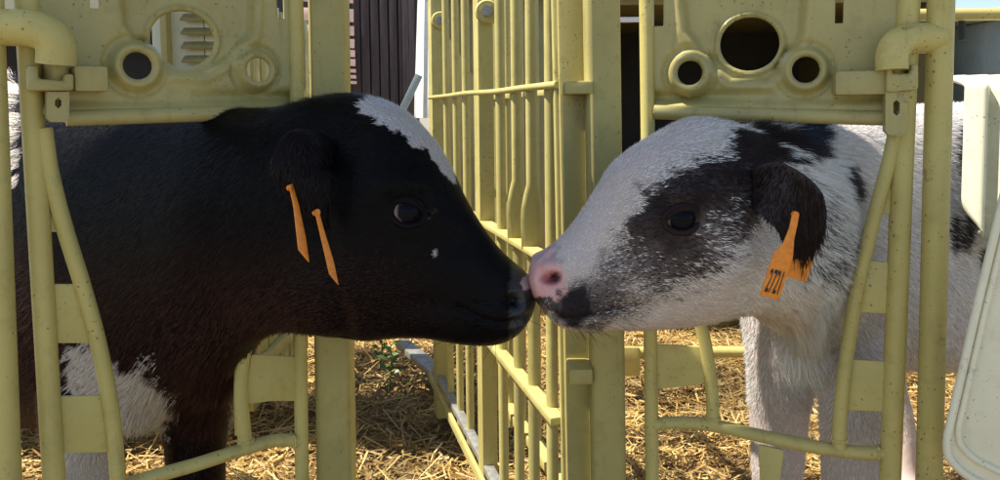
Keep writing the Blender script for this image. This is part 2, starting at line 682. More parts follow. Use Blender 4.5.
# ------------------------------------------------------------------ posts beside the gates
def square_post(name, label, pts_lo, pts_hi, wid, dep, z0, z1, mat):
    """post leaning freely between two world points"""
    a, b = np.asarray(pts_lo), np.asarray(pts_hi)
    ax = nrm(b - a)
    e = thing(name, label, 'post', tuple(a))
    sx = nrm(EX - ax * np.dot(EX, ax))
    sy = np.cross(ax, sx)
    box('profile', (a + b) / 2, sx, sy, ax, (wid, dep, np.linalg.norm(b - a)), mat, e, 0.008, 3)
    return e, sx, sy, ax


def up_post(x_top, y_top, x_bot, y_bot, Y, ztop):
    t, b = at(x_top, y_top, Y), at(x_bot, y_bot, Y)
    d = (t - b) / (t[2] - b[2])
    return b + d * (0 - b[2]), b + d * (ztop - b[2])


lo, hi = up_post(329, 0, 337, 480, 1.0, 1.33)
pl, sx, sy, ax = square_post('steel_post', 'broad yellow steel post behind the black calf\'s neck', lo, hi, 0.0445, 0.045, 0, 1.3, M_post)
lo, hi = up_post(601, 0, 608, 480, 1.0, 1.33)
pr, sx, sy, ax = square_post('steel_post', 'broad yellow steel post behind the speckled calf\'s nose', lo, hi, 0.0425, 0.045, 0, 1.3, M_post)
# channel and brackets on the left flank of the right post
lo2, hi2 = up_post(571, 0, 580, 480, 1.03, 1.32)
box('channel', (lo2 + hi2) / 2, EX, EY, nrm(hi2 - lo2), (0.036, 0.026, np.linalg.norm(hi2 - lo2)), M_post, pr, 0.004)
box('bracket', at(577, 88, 0.995), EX, EY, EZ, (0.034, 0.05, 0.016), M_post, pr, 0.003)
box('bracket', at(579, 371, 0.995), EX, EY, EZ, (0.030, 0.05, 0.020), M_post, pr, 0.004)
lo3, hi3 = up_post(557, 0, 567, 480, 1.05, 1.32)
box('channel', (lo3 + hi3) / 2, EX, EY, nrm(hi3 - lo3), (0.014, 0.03, np.linalg.norm(hi3 - lo3)), M_bar, pr, 0.003)


# ------------------------------------------------------------------ feeding gates
class Gate:
    def __init__(self, xa, ya, xb, yb):
        a, b = at(xa, 240, ya), at(xb, 240, yb)
        self.o = np.array([a[0], a[1], 0.0])
        d = b - a
        d[2] = 0
        self.d = nrm(d)
        n = np.cross(self.d, EZ)
        if n[1] > 0:
            n = -n
        self.n = n                      # toward the camera

    def px(self, x, y, off=0.0):
        r = ray(x, y)
        o = self.o + self.n * off
        t = np.dot(o - CAM_O, self.n) / np.dot(r, self.n)
        return CAM_O + r * t

    def sz(self, x, y):
        p = self.px(x, y)
        return np.dot(p - self.o, self.d), p[2]

    def pt(self, s, z, off=0.0):
        return self.o + self.d * s + EZ * z + self.n * off


GR = Gate(653, 0.97, 897, 0.90)
GL = Gate(303, 0.97, 33, 0.80)


def ext_up(g, x0, y0, x1, y1, ztop, off):
    """gate point pair: line through two pixels carried up to ztop"""
    a, b = g.px(x0, y0, off), g.px(x1, y1, off)
    return a + (b - a) * ((ztop - a[2]) / (b[2] - a[2]))


def panel(g, parent, holes, big, s_px, y_bot, recess, groove, slots):
    """moulded panel as a relief sheet with openings"""
    sa, sb = sorted((g.sz(s_px[0], 60)[0], g.sz(s_px[1], 60)[0]))
    zb = g.sz(s_px[0] * .5 + s_px[1] * .5, y_bot)[1]
    step = 0.0022
    ss = np.arange(sa, sb + step * .5, step)
    zs = np.concatenate([np.arange(zb, 1.0, step), np.linspace(1.0, 1.30, 20)])
    SS, ZZ = np.meshgrid(ss, zs)
    H = np.zeros_like(SS)
    cut = np.zeros(SS.shape, bool)
    # dished field round the large opening
    rp = np.array([g.sz(*p) for p in recess])

    def sd_poly(X, Y, poly):
        d = np.full(X.shape, 1e9)
        ins = np.zeros(X.shape, bool)
        m = len(poly)
        for i in range(m):
            a, b = poly[i], poly[(i + 1) % m]
            ex, ey = b - a
            t = np.clip(((X - a[0]) * ex + (Y - a[1]) * ey) / (ex * ex + ey * ey), 0, 1)
            d = np.minimum(d, np.hypot(X - a[0] - t * ex, Y - a[1] - t * ey))
            c = (a[1] > Y) != (b[1] > Y)
            with np.errstate(divide='ignore', invalid='ignore'):
                xi = (b[0] - a[0]) * (Y - a[1]) / (b[1] - a[1]) + a[0]
            ins ^= c & (X < xi)
        return np.where(ins, -d, d)
    sd = sd_poly(SS, ZZ, rp)
    H -= 0.014 * sstep(0.003, -0.008, sd)
    # embossed bead round that field
    H += 0.0022 * np.exp(-((sd - 0.006) / 0.004) ** 2)
    # horizontal groove above the bottom roll, fading sideways
    (gs0, gz), (gs1, _) = g.sz(*groove[0]), g.sz(*groove[1])
    tt = np.clip((SS - gs0) / (gs1 - gs0), 0, 1)
    H -= 0.014 * np.exp(-((ZZ - gz) / 0.0065) ** 2) * (1 - tt) ** 0.6
    H += 0.007 * sstep(gz - 0.004, gz - 0.014, ZZ)
    circ = []
    for (cx, cy, rh, rr) in holes:
        cs, cz = g.sz(cx, cy)
        sc_ = abs(g.sz(cx, cy + 10)[1] - cz) / 10.0
        r1, r2 = rh * sc_, rr * sc_
        d = np.hypot(SS - cs, ZZ - cz)
        prof = 0.012 * sstep(r2, r2 * 0.72, d)
        H = np.maximum(H, prof - 0.002) * (d < r2 * 1.02) + H * (d >= r2 * 1.02)
        H -= 0.004 * np.exp(-((d - r2 * 1.08) / 0.003) ** 2)
        circ.append((cs, cz, r1, r1))
    cs, cz = g.sz(big[0], big[1])
    sc_ = abs(g.sz(big[0], big[1] + 10)[1] - cz) / 10.0
    rx = abs(g.sz(big[0] + big[2], big[1])[0] - g.sz(big[0] - big[2], big[1])[0]) / 2
    ry = big[3] * sc_
    e = np.sqrt(((SS - cs) / rx) ** 2 + ((ZZ - cz) / ry) ** 2)
    H += 0.0045 * sstep(1.26, 1.12, e)
    circ.append((cs, cz, rx, ry))
    fcut = np.zeros((SS.shape[0] - 1, SS.shape[1] - 1), bool)
    for (cs, cz, rx, ry) in circ:
        e = np.sqrt(((SS - cs) / rx) ** 2 + ((ZZ - cz) / ry) ** 2)
        ec_ = 0.25 * (e[:-1, :-1] + e[1:, :-1] + e[:-1, 1:] + e[1:, 1:])
        fc_ = ec_ < 1
        fcut |= fc_
        anyin = np.zeros(e.shape, bool)
        allin = np.ones(e.shape, bool)
        for dj in (0, 1):
            for di in (0, 1):
                blk = np.zeros(e.shape, bool)
                blk[dj:e.shape[0] - 1 + dj, di:e.shape[1] - 1 + di] = fc_
                anyin |= blk
                allin &= blk
        ring = anyin & ~allin
        SS = np.where(ring, cs + (SS - cs) / e, SS)
        ZZ = np.where(ring, cz + (ZZ - cz) / e, ZZ)
        # rolled lip
        H -= 0.004 * np.exp(-((e - 1) * min(rx, ry) / 0.0025) ** 2)
    for (x0, y0, x1, y1) in slots:
        a, b = g.sz(x0, y0), g.sz(x1, y1)
        s0, s1 = sorted((a[0], b[0]))
        z0, z1 = sorted((a[1], b[1]))
        cut |= (SS > s0) & (SS < s1) & (ZZ > z0) & (ZZ < z1)
    P = (g.o[None, None] + SS[..., None] * g.d + ZZ[..., None] * EZ + H[..., None] * g.n)
    V = P.reshape(-1, 3)
    ny, nx = SS.shape
    fl = []
    flip = np.dot(np.cross(g.d, EZ), g.n) < 0
    for j in range(ny - 1):
        for i in range(nx - 1):
            if fcut[j, i] or cut[j, i] or cut[j + 1, i] or cut[j, i + 1] or cut[j + 1, i + 1]:
                continue
            a = j * nx + i
            f = (a, a + 1, a + nx + 1, a + nx)
            fl.append(f[::-1] if flip else f)
    used = np.unique(np.array(fl).ravel())
    remap = -np.ones(len(V), int)
    remap[used] = np.arange(len(used))
    o = mk('panel', V[used], [tuple(remap[list(f)]) for f in fl], M_panel, parent, sharp=60)
    md = o.modifiers.new('thickness', 'SOLIDIFY')
    md.thickness = 0.0035
    md.offset = -1
    return zb


# ---- right gate
gr = thing('feeding_gate', 'yellow feeding gate with three-holed panel that the speckled calf reaches through', 'gate', tuple(GR.pt(0.13, 0)), 'feeding gates')
zb = panel(GR, gr, [(690, 73, 12, 24), (805, 70, 13, 25)], (750, 43, 30, 27), (652, 908), 113,
           [(676, -60), (686, 30), (708, 62), (730, 82), (770, 82), (790, 62), (803, 34), (812, -60)], ((650, 97), (772, 92)),
           [(656, -40, 663, 25), (837, -40, 842, 21)])
tube('panel_roll', [GR.px(654, 112, .006), GR.px(884, 118, .006)], 0.0085, M_panel, gr, smooth_path=False)
tube('side_bar', [GR.px(654, 620), ext_up(GR, 652, 480, 646, 0, 1.30, 0)], 0.0085, M_paint, gr)
tube('side_bar', [GR.px(886, 640), GR.px(890, 480), ext_up(GR, 890, 480, 906, 70, 1.30, 0)], 0.0118, M_paint, gr, smooth_path=False)
tube('slant_bar', [GR.px(x, y, .004) for x, y in ((896, 128), (888, 165), (872, 225), (857, 290), (846, 360), (840, 415), (839, 448))], 0.0078, M_paint, gr)
tube('bottom_rail', [GR.px(x, y) for x, y in ((654, 424), (690, 423), (725, 428), (770, 438), (820, 448), (862, 453), (888, 453))], 0.0078, M_paint, gr)
tube('inner_bar', [GR.px(x, y) for x, y in ((656, 285), (678, 288), (693, 305), (702, 330), (708, 360), (712, 395), (713, 426))], 0.0078, M_paint, gr)


def web(g, parent, pts, r=0.006, th=0.004, mat=None):
    plate('web', round_poly([g.px(x, y) for x, y in pts], r), g.n, th, mat or M_paint, parent, 0.0012)


web(GR, gr, [(655, 344), (703, 346), (709, 382), (690, 386), (655, 389)], 0.004)
web(GR, gr, [(899, 140), (903, 214), (880, 214), (890, 150)], 0.003)
web(GR, gr, [(901, 263), (898, 314), (853, 312), (864, 260)], 0.004)
web(GR, gr, [(897, 362), (894, 412), (844, 410), (848, 359)], 0.004)
web(GR, gr, [(758, 444), (784, 450), (780, 480), (790, 560), (752, 560), (760, 480)], 0.004)


def hinge(g, parent, block, fork, pin, pout):
    """moulded hinge on the gate: block, fork and slotted pin sleeve"""
    (x0, y0, x1, y1) = block
    c = g.px((x0 + x1) / 2, (y0 + y1) / 2, 0.012)
    w = np.linalg.norm(g.px(x1, y0, .012) - g.px(x0, y0, .012))
    h = np.linalg.norm(g.px(x0, y1, .012) - g.px(x0, y0, .012))
    box('hinge_block', c, g.d, g.n, EZ, (w, 0.03, h), M_panel, parent, 0.004)
    plate('hinge_fork', [g.px(x, y, 0.022) for x, y in fork], g.n, 0.026, M_panel, parent, 0.003)
    (a, b, ra) = pin
    tube('hinge_pin', [g.px(*a, 0.014), g.px(*b, 0.014)], ra, M_panel, parent, smooth_path=False)
    # flat sleeve with a slot under the pin
    xa, ya, xb, yb = pout
    xm, wS = (xa + xb) / 2, (xb - xa)
    ys0, ys1 = ya + (yb - ya) * .18, ya + (yb - ya) * .55
    sl = wS * .15
    pts = [(xa, ya), (xm, ya), (xm, ys0), (xm - sl, ys0 + 3), (xm - sl, ys1 - 3), (xm, ys1), (xm + .05, ys1), (xm + sl, ys1 - 3),
           (xm + sl, ys0 + 3), (xm + .05, ys0), (xm + .05, ya), (xb, ya), (xb, yb - 4), (xb - 4, yb), (xa + 4, yb), (xa, yb - 4)]
    plate('pin_sleeve', [g.px(x, y, 0.022) for x, y in pts], g.n, 0.016, M_panel, parent, 0)


hinge(GR, gr, (833, 71, 886, 95),
      [(884, 66), (890, 66), (890, 74), (908, 74), (908, 65), (916, 65), (916, 90), (884, 93)],
      ((895, 60), (895, 100), 0.0105), (884, 92, 906, 135))

# ---- left gate
gl = thing('feeding_gate', 'yellow feeding gate with three-holed panel that the black calf reaches through', 'gate', tuple(GL.pt(0.14, 0)), 'feeding gates')
panel(GL, gl, [(136, 66, 13.5, 27), (256, 70, 11.5, 22)], (186, 38, 32, 28), (305, 36), 114,
      [(118, -60), (124, 24), (146, 56), (170, 72), (205, 74), (228, 62), (253, 34), (258, -60)], ((304, 97), (190, 92)),
      [(88, -40, 98, 8), (277, -40, 283, 17)])
tube('panel_roll', [GL.px(303, 111, .006), GL.px(66, 118, .006)], 0.0085, M_panel, gl, smooth_path=False)
tube('side_bar', [GL.px(304, 620), ext_up(GL, 303, 480, 296, 0, 1.30, 0)], 0.0085, M_paint, gl)
tube('side_bar', [GL.px(62, 640), GL.px(54, 480), ext_up(GL, 54, 480, 26, 0, 1.30, 0)], 0.0108, M_paint, gl, smooth_path=False)
tube('slant_bar', [GL.px(x, y, .004) for x, y in ((44, 128), (50, 170), (63, 222), (84, 290), (100, 350), (112, 415), (118, 480), (119, 520))], 0.0082, M_paint, gl)
tube('bottom_rail', [GL.px(x, y) for x, y in ((303, 441), (275, 441), (245, 449), (195, 465), (142, 480), (95, 496), (62, 506))], 0.0078, M_paint, gl)
tube('inner_bar', [GL.px(x, y) for x, y in ((300, 305), (275, 306), (256, 322), (245, 350), (241, 385), (243, 420), (246, 449))], 0.0082, M_paint, gl)
web(GL, gl, [(301, 357), (251, 354), (243, 405), (270, 401), (301, 401)], 0.004)
web(GL, gl, [(33, 130), (42, 130), (60, 232), (44, 232)], 0.003)
web(GL, gl, [(44, 284), (84, 284), (101, 343), (49, 343)], 0.004)
web(GL, gl, [(52, 396), (110, 395), (118, 452), (55, 453)], 0.004)
hinge(GL, gl, (72, 66, 106, 92),
      [(27, 66), (37, 66), (37, 79), (62, 81), (62, 74), (72, 74), (72, 91), (27, 91)],
      ((56, 60), (57, 100), 0.0105), (46, 92, 68, 122))

# ---- weld beads where tubes meet
def weld(g, parent, x, y, r, tilt=0.0, off=0.0):
    c = g.px(x, y, off)
    ax_ = nrm(EZ * math.cos(tilt) + g.d * math.sin(tilt))
    u_ = nrm(np.cross(ax_, g.n))
    w_ = np.cross(ax_, u_)
    V, Fc = [], []
    m_, sg = 22, 6
    for i in range(m_):
        a = 2 * math.pi * i / m_
        rd = u_ * math.cos(a) + w_ * math.sin(a)
        rt = 0.0019 * (1 + 0.35 * math.sin(i * 2.7 + x))
        pc = c + rd * r + ax_ * 0.0008 * math.sin(i * 1.9 + y)
        for j in range(sg):
            b = 2 * math.pi * j / sg
            V.append(pc + rd * rt * math.cos(b) + ax_ * rt * math.sin(b))
    for i in range(m_):
        for j in range(sg):
            Fc.append((i * sg + j, i * sg + (j + 1) % sg, ((i + 1) % m_) * sg + (j + 1) % sg, ((i + 1) % m_) * sg + j))
    mk('weld_bead', V, Fc, M_paint, parent)


weld(GR, gr, 839.5, 440, 0.0080, 0, .004)
weld(GR, gr, 713, 418, 0.0080)
weld(GR, gr, 664, 424, 0.0080, math.pi / 2)
weld(GR, gr, 878, 453, 0.0080, math.pi / 2)
weld(GL, gl, 245.5, 441, 0.0084)
weld(GL, gl, 293, 441, 0.0080, math.pi / 2)

# ---- poles that carry the gates
ypole = 0.888
A0, A1 = up_post(941, 0, 929, 480, ypole, 1.36)
pole_r = thing('gate_pole', 'round yellow pole with elbow arm carrying the speckled calf\'s gate', 'pole', tuple(A0), 'gate poles')
tube('pole', [A0, A1], 0.0140, M_paint, pole_r)
tube('elbow_arm', [at(941, 38, ypole), at(922, 38, ypole), at(907, 39, ypole - .004), at(896, 45, ypole - .010), at(892, 56, ypole - .013), at(892, 70, ypole - .014)],
     0.0168, M_paint, pole_r, 20)
A0, A1 = up_post(-6, 90, 9, 480, 0.775, 1.36)
pole_l = thing('gate_pole', 'round yellow pole with elbow arm carrying the black calf\'s gate', 'pole', tuple(A0), 'gate poles')
tube('pole', [A0, A1], 0.0115, M_paint, pole_l)
tube('elbow_arm', [at(-12, 27, 0.775), at(8, 27, 0.775), at(34, 29, 0.777), at(50, 36, 0.78), at(56, 48, 0.782), at(56, 64, 0.783)],
     0.0178, M_paint, pole_l, 20)

# ------------------------------------------------------------------ calves
class Loft:
    def __init__(self, st, n=5, seg=40):
        """st: list of (top px, bottom px, Y, halfwidth, k, p)"""
        T = np.array([at(*s[0], s[2]) for s in st])
        B = np.array([at(*s[1], s[2]) for s in st])
        Wd = np.array([s[3:6] for s in st])
        allp = catmull(np.hstack([T, B, Wd]), n)
        self.T, self.B, self.W = allp[:, :3], allp[:, 3:6], allp[:, 6:9]
        self.C = (self.T + self.B) / 2
        tan = np.gradient(self.C, axis=0)
        self.tan = tan / np.linalg.norm(tan, axis=1)[:, None]
        self.n, self.seg = n, seg
        m = len(self.C)
        self.side = np.zeros((m, 3))
        V = []
        for i in range(m):
            up = (self.T[i] - self.B[i]) / 2
            t = self.tan[i].copy()
            sd = np.cross(t, nrm(up))
            sd = nrm(sd)
            if sd[1] > 0:
                sd = -sd                        # toward the camera
            self.side[i] = sd
            w, k, p = self.W[i]
            for j in range(seg):
                a = 2 * math.pi * j / seg
                cu, cs = math.cos(a), math.sin(a)
                u = math.copysign(abs(cu) ** (2 / p), cu)
                s_ = math.copysign(abs(cs) ** (2 / p), cs)
                V.append(self.C[i] + up * u + sd * (w * s_ * (1 + k * u)))
        Fc = []
        for i in range(m - 1):
            for j in range(seg):
                a, b = i * seg + j, i * seg + (j + 1) % seg
                Fc.append((a, b, b + seg, a + seg))
        Fc.append(tuple(range(seg - 1, -1, -1)))
        Fc.append(tuple(range((m - 1) * seg, m * seg)))
        self.V, self.F = np.array(V), Fc


def join(parts):
    V, Fc, o = [], [], 0
    for v, f in parts:
        V.append(np.asarray(v, float))
        Fc += [tuple(i + o for i in q) for q in f]
        o += len(v)
    return np.vstack(V), Fc


def remesh(V, Fc, voxel):
    me = bpy.data.meshes.new('tmp')
    me.from_pydata(V.tolist(), [], Fc)
    bm = bmesh.new()
    bm.from_mesh(me)
    bmesh.ops.recalc_face_normals(bm, faces=bm.faces)
    bm.to_mesh(me)
    bm.free()
    o = bpy.data.objects.new('tmp', me)
    COL.objects.link(o)
    md = o.modifiers.new('r', 'REMESH')
    md.mode = 'VOXEL'
    md.voxel_size = voxel
    dg = bpy.context.evaluated_depsgraph_get()
    ev = o.evaluated_get(dg)
    em = ev.to_mesh()
    n = len(em.vertices)
    co = np.empty(n * 3, np.float32)
    em.vertices.foreach_get('co', co)
    co = co.reshape(-1, 3).astype(float)
    faces = [tuple(p.vertices) for p in em.polygons]
    ev.to_mesh_clear()
    bpy.data.objects.remove(o)
    bpy.data.meshes.remove(me)
    return co, faces


def tri_arrays(faces):
    t = []
    for f in faces:
        for k in range(1, len(f) - 1):
            t.append((f[0], f[k], f[k + 1]))
    return np.array(t)


def vnormals(V, T):
    n = np.cross(V[T[:, 1]] - V[T[:, 0]], V[T[:, 2]] - V[T[:, 0]])
    out = np.zeros_like(V)
    for k in range(3):
        np.add.at(out, T[:, k], n)
    return out / (np.linalg.norm(out, axis=1)[:, None] + 1e-12)


def laplace(V, T, it, lam=0.5):
    E = np.vstack([T[:, [0, 1]], T[:, [1, 2]], T[:, [2, 0]]])
    E = np.vstack([E, E[:, ::-1]])
    cnt = np.bincount(E[:, 0], minlength=len(V))[:, None]
    for _ in range(it):
        s = np.zeros_like(V)
        for c in range(3):
            s[:, c] = np.bincount(E[:, 0], weights=V[E[:, 1], c], minlength=len(V))
        V = V + lam * (s / np.maximum(cnt, 1) - V)
    return V


def poly_sd(P, poly):
    X, Y = P[:, 0], P[:, 1]
    d = np.full(len(P), 1e9)
    ins = np.zeros(len(P), bool)
    m = len(poly)
    for i in range(m):
        a, b = np.array(poly[i], float), np.array(poly[(i + 1) % m], float)
        e = b - a
        t = np.clip(((X - a[0]) * e[0] + (Y - a[1]) * e[1]) / (e @ e), 0, 1)
        d = np.minimum(d, np.hypot(X - a[0] - t * e[0], Y - a[1] - t * e[1]))
        if abs(e[1]) > 1e-9:
            c = (a[1] > Y) != (b[1] > Y)
            ins ^= c & (X < (Y - a[1]) / e[1] * e[0] + a[0])
    return np.where(ins, -d, d)


def line_d(P, line):
    d = np.full(len(P), 1e9)
    for a, b in zip(line[:-1], line[1:]):
        a, b = np.array(a, float), np.array(b, float)
        e = b - a
        t = np.clip(((P[:, 0] - a[0]) * e[0] + (P[:, 1] - a[1]) * e[1]) / (e @ e), 0, 1)
        d = np.minimum(d, np.hypot(P[:, 0] - a[0] - t * e[0], P[:, 1] - a[1] - t * e[1]))
    return d


def ear_mesh(path, widths, wdir, thick, cup):
    """leaf-shaped ear: path points, half widths, width direction, cupped"""
    p = catmull(path, 6)
    w = np.interp(np.linspace(0, 1, len(p)), np.linspace(0, 1, len(widths)), widths)
    V, Fc = [], []
    seg = 22
    tan = np.gradient(p, axis=0)
    for i in range(len(p)):
        t = nrm(tan[i])
        wd = np.asarray(wdir[0]) * (1 - i / (len(p) - 1)) + np.asarray(wdir[1]) * (i / (len(p) - 1))
        wd = nrm(wd - t * np.dot(wd, t))
        nn = np.cross(t, wd)
        for k in range(seg):
            a = 2 * math.pi * k / seg
            c = math.cos(a)
            V.append(p[i] + wd * w[i] * c + nn * (thick * math.sin(a) * (1 - .5 * abs(c)) + cup * w[i] * c * c))
    for i in range(len(p) - 1):
        for k in range(seg):
            a, b = i * seg + k, i * seg + (k + 1) % seg
            Fc.append((a, b, b + seg, a + seg))
    Fc.append(tuple(range(seg - 1, -1, -1)))
    Fc.append(tuple(range((len(p) - 1) * seg, len(p) * seg)))
    return np.array(V), Fc


def mirror(P, c, n):
    return P - 2 * ((P - c) @ n)[:, None] * n[None, :]


def leg(points, radii):
    return sweep(catmull(points, 4), np.interp(np.linspace(0, 1, (len(points) - 1) * 4 + 1), np.linspace(0, 1, len(points)), radii), 18)


def build_calf(cfg):
    lf = Loft(cfg['st'])
    hi_ = cfg['head_i'] * lf.n
    hc = lf.C[hi_]
    hs = nrm(lf.side[hi_] * [1, 1, 0.0])
    parts = [(lf.V, lf.F)]
    for pts, rad in cfg['legs']:
        parts.append(leg(pts, rad))
    for c, r in cfg.get('lumps', []):
        bm = bmesh.new()
        bmesh.ops.create_icosphere(bm, subdivisions=3, radius=1)
        Vl = np.array([v.co[:] for v in bm.verts]) * r + c
        Fl = [tuple(v.index for v in f.verts) for f in bm.faces]
        bm.free()
        parts.append((Vl, Fl))
    V, Fc = join(parts)
    V, Fc = remesh(V, Fc, 0.0035)
    T = tri_arrays(Fc)
    V = laplace(V, T, 8)
    # parameter along the loft for every vertex
    def along(P):
        idx = np.zeros(len(P), int)
        for s in range(0, len(P), 20000):
            D = ((P[s:s + 20000, None, :] - lf.C[None, :, :]) ** 2).sum(2)
            idx[s:s + 20000] = D.argmin(1)
        return idx
    # head coordinates: far side is mirrored to the near side, then read in photo pixels
    def hpx(P, idx):
        Q = P.copy()
        far = (((P - hc) @ hs) < 0) & (idx <= cfg['neck_i'] * lf.n)
        Q[far] = mirror(P[far], hc, hs)
        return to_px(Q), far
    idx = along(V)
    px, far = hpx(V, idx)
    onhead = idx <= cfg['neck_i'] * lf.n
    nv = vnormals(V, T)
    # side-facing weight keeps traced features off the far outline
    sidew = sstep(0.1, 0.45, np.abs(nv @ hs))
    for (cx, cy, rx, ry, dep) in cfg['bumps']:
        e = ((px[:, 0] - cx) / rx) ** 2 + ((px[:, 1] - cy) / ry) ** 2
        V += nv * (dep * np.exp(-e * 1.5) * sidew * onhead)[:, None]
    for line, wdt, dep in cfg['grooves']:
        d = line_d(px, line)
        V += nv * (-dep * np.exp(-(d / wdt) ** 2) * sidew * onhead)[:, None]
    bvh = BVHTree.FromPolygons([Vector(v) for v in V], [tuple(t) for t in T.tolist()])
    root = thing('calf', cfg['label'], 'calf', cfg['base'], 'calves nose to nose')

    # ---------- eyes
    r0 = ray(*cfg['eye'])
    hit, hn, _, _ = bvh.ray_cast(Vector(CAM_O), Vector(nrm(r0)))
    hit, hn = np.array(hit), np.array(hn)
    k = np.linalg.norm(V - hit, axis=1) < 0.02
    hn = nrm(nrm(nv[k].mean(0)) + hs * 0.35)
    fwd = nrm(-lf.tan[hi_])                       # toward the muzzle
    lids = []
    eyes = []
    for sgn in (1, -1):
        c, n_ = hit.copy(), hn.copy()
        f_ = fwd.copy()
        if sgn < 0:
            c = mirror(c[None], hc, hs)[0]
            n_ = n_ - 2 * np.dot(n_, hs) * hs
            f_ = f_ - 2 * np.dot(f_, hs) * hs
        ea = nrm(f_ - n_ * np.dot(f_, n_))         # along the eye slit
        rot = R(cfg['eye_rot']) * 1
        eb = np.cross(n_, ea)
        if eb[2] < 0:
            eb = -eb
        ea = nrm(ea * math.cos(rot) + eb * math.sin(rot))
        eb = nrm(np.cross(n_, ea)) * (1 if np.cross(n_, ea)[2] > 0 else -1)
        rr = 0.0165
        ec = c - n_ * 0.0072
        bm = bmesh.new()
        bmesh.ops.create_uvsphere(bm, u_segments=32, v_segments=20, radius=rr)
        Ve = np.array([v.co[:] for v in bm.verts]) + ec
        Fe = [tuple(v.index for v in f.verts) for f in bm.faces]
        bm.free()
        eo = mk('eye', Ve, Fe, M_eye, root, sharp=180)
        gz_ = nrm(n_ + ea * cfg['gaze'][0] + eb * cfg['gaze'][1])
        cosg = nrm_rows(Ve - ec) @ gz_
        ew = sstep(0.60, 0.52, cosg)[:, None]
        ecol = np.array([0.005, 0.005, 0.008]) * (1 - ew) + np.array([0.22, 0.17, 0.15]) * ew
        eat = eo.data.attributes.new('col', 'FLOAT_COLOR', 'POINT')
        eat.data.foreach_set('color', np.hstack([ecol, np.ones((len(ecol), 1))]).astype(np.float32).ravel())
        eyes.append((c, n_, ea, eb))
        # lids: a thick almond ring
        m_, sg = 40, 12
        Vr, Fr = [], []
        for i in range(m_):
            a = 2 * math.pi * i / m_
            ca, sa = math.cos(a), math.sin(a)
            A_, B_ = 0.0182, (0.0126 if sa > 0 else 0.0132)
            pc = c + ea * A_ * ca + eb * B_ * sa * (1 - 0.16 * ca * ca) + n_ * (0.0050 - 0.0046 * ca * ca)
            rad = nrm(ea * ca / A_ + eb * sa / B_)
            rt = 0.0027 + 0.0012 * max(sa, 0)
            for j in range(sg):
                b = 2 * math.pi * j / sg
                Vr.append(pc + rad * rt * 1.25 * math.cos(b) + n_ * rt * math.sin(b))
        for i in range(m_):
            for j in range(sg):
                Fr.append((i * sg + j, i * sg + (j + 1) % sg, ((i + 1) % m_) * sg + (j + 1) % sg, ((i + 1) % m_) * sg + j))
        lids.append((np.array(Vr), Fr))
    ears = []
    for sgn in (1, -1):
        path = np.array([at(*p) for p in cfg['ear']])
        wd = np.array(cfg['ear_w'], float)
        if sgn < 0:
            path = mirror(path, hc, hs)
            wd = wd - 2 * (wd @ hs)[:, None] * hs[None]
        ears.append(ear_mesh(path, cfg['ear_width'], wd, 0.006, cfg['ear_cup'] * sgn))
    nb = len(V)
    Vall, Fall = join([(V, Fc)] + lids + ears)
    nl = nb + sum(len(l[0]) for l in lids)
    Tall = tri_arrays(Fall)
    nall = vnormals(Vall, Tall)
    idxA = along(Vall)
    idxA[nb:] = hi_
    pxA, farA = hpx(Vall, idxA)
    kind = np.zeros(len(Vall), int)               # 0 body 1 lids 2 ears
    kind[nb:nl] = 1
    kind[nl:] = 2
    skin = cfg['skin'](pxA, Vall, kind, idxA / lf.n)
    body = mk('body', Vall, Fall, M_skin, root, sharp=180)
    ca = body.data.attributes.new('col', 'FLOAT_COLOR', 'POINT')
    ca.data.foreach_set('color', np.hstack([skin, np.where((idxA / lf.n < 2.3) & (kind == 0), 1.0, 0.12)[:, None]]).astype(np.float32).ravel())

    # ---------- fur
    A, B_, C_ = Vall[Tall[:, 0]], Vall[Tall[:, 1]], Vall[Tall[:, 2]]
    area = np.linalg.norm(np.cross(B_ - A, C_ - A), axis=1) / 2
    cen = (A + B_ + C_) / 3
    fn = nrm_rows(np.cross(B_ - A, C_ - A))
    ti = idxA[Tall[:, 0]] / lf.n
    tk = kind[Tall].max(1)
    dens = np.where(ti < cfg['neck_i'] + 1.5, 1.0, 0.5)
    # hair only where a nearby viewpoint in front could see it, thinner on the far side
    facing = np.einsum('ij,ij->i', fn, nrm_rows(CAM_O - cen))
    dens = dens * np.where(facing > -0.35, 1.0, 0.18)
    dens = dens * (cen[:, 2] > 0.12)
    dens = np.where(tk == 1, 0.0, dens)
    pxc = to_px(cen)
    dens = dens * np.where((pxc[:, 0] < -140) | (pxc[:, 0] > 1140), 0.15, 1)
    w = area * dens
    n = cfg['hairs']
    sel = RNG.choice(len(Tall), n, p=w / w.sum())
    u, v = RNG.random(n), RNG.random(n)
    fl = u + v > 1
    u[fl], v[fl] = 1 - u[fl], 1 - v[fl]
    P = A[sel] + (B_ - A)[sel] * u[:, None] + (C_ - A)[sel] * v[:, None]
    Tn = Tall[sel]
    nn = nall[Tn[:, 0]] * (1 - u - v)[:, None] + nall[Tn[:, 1]] * u[:, None] + nall[Tn[:, 2]] * v[:, None]
    nn = nrm_rows(nn)
    hk = tk[sel]
    hidx = idxA[Tn[:, 0]]
    ppx, pfar = hpx(P, hidx)
    par = hidx / lf.n
    # keep the eyes and bare nose clear
    keep = np.ones(n, bool)
    for (c, n_, ea, eb) in eyes:
        d = P - c
        e = (d @ ea / 0.0200) ** 2 + (d @ eb / 0.0142) ** 2
        keep &= ~((e < 1) & (np.abs(d @ n_) < 0.02))
    keep &= ~cfg['bare'](ppx, par, P)
    flow = lf.tan[hidx] + np.array([0, 0, -1.0]) * np.clip((par - 4) / 8, 0.12, 0.75)[:, None]
    legm = (P[:, 2] < cfg['leg_z'])
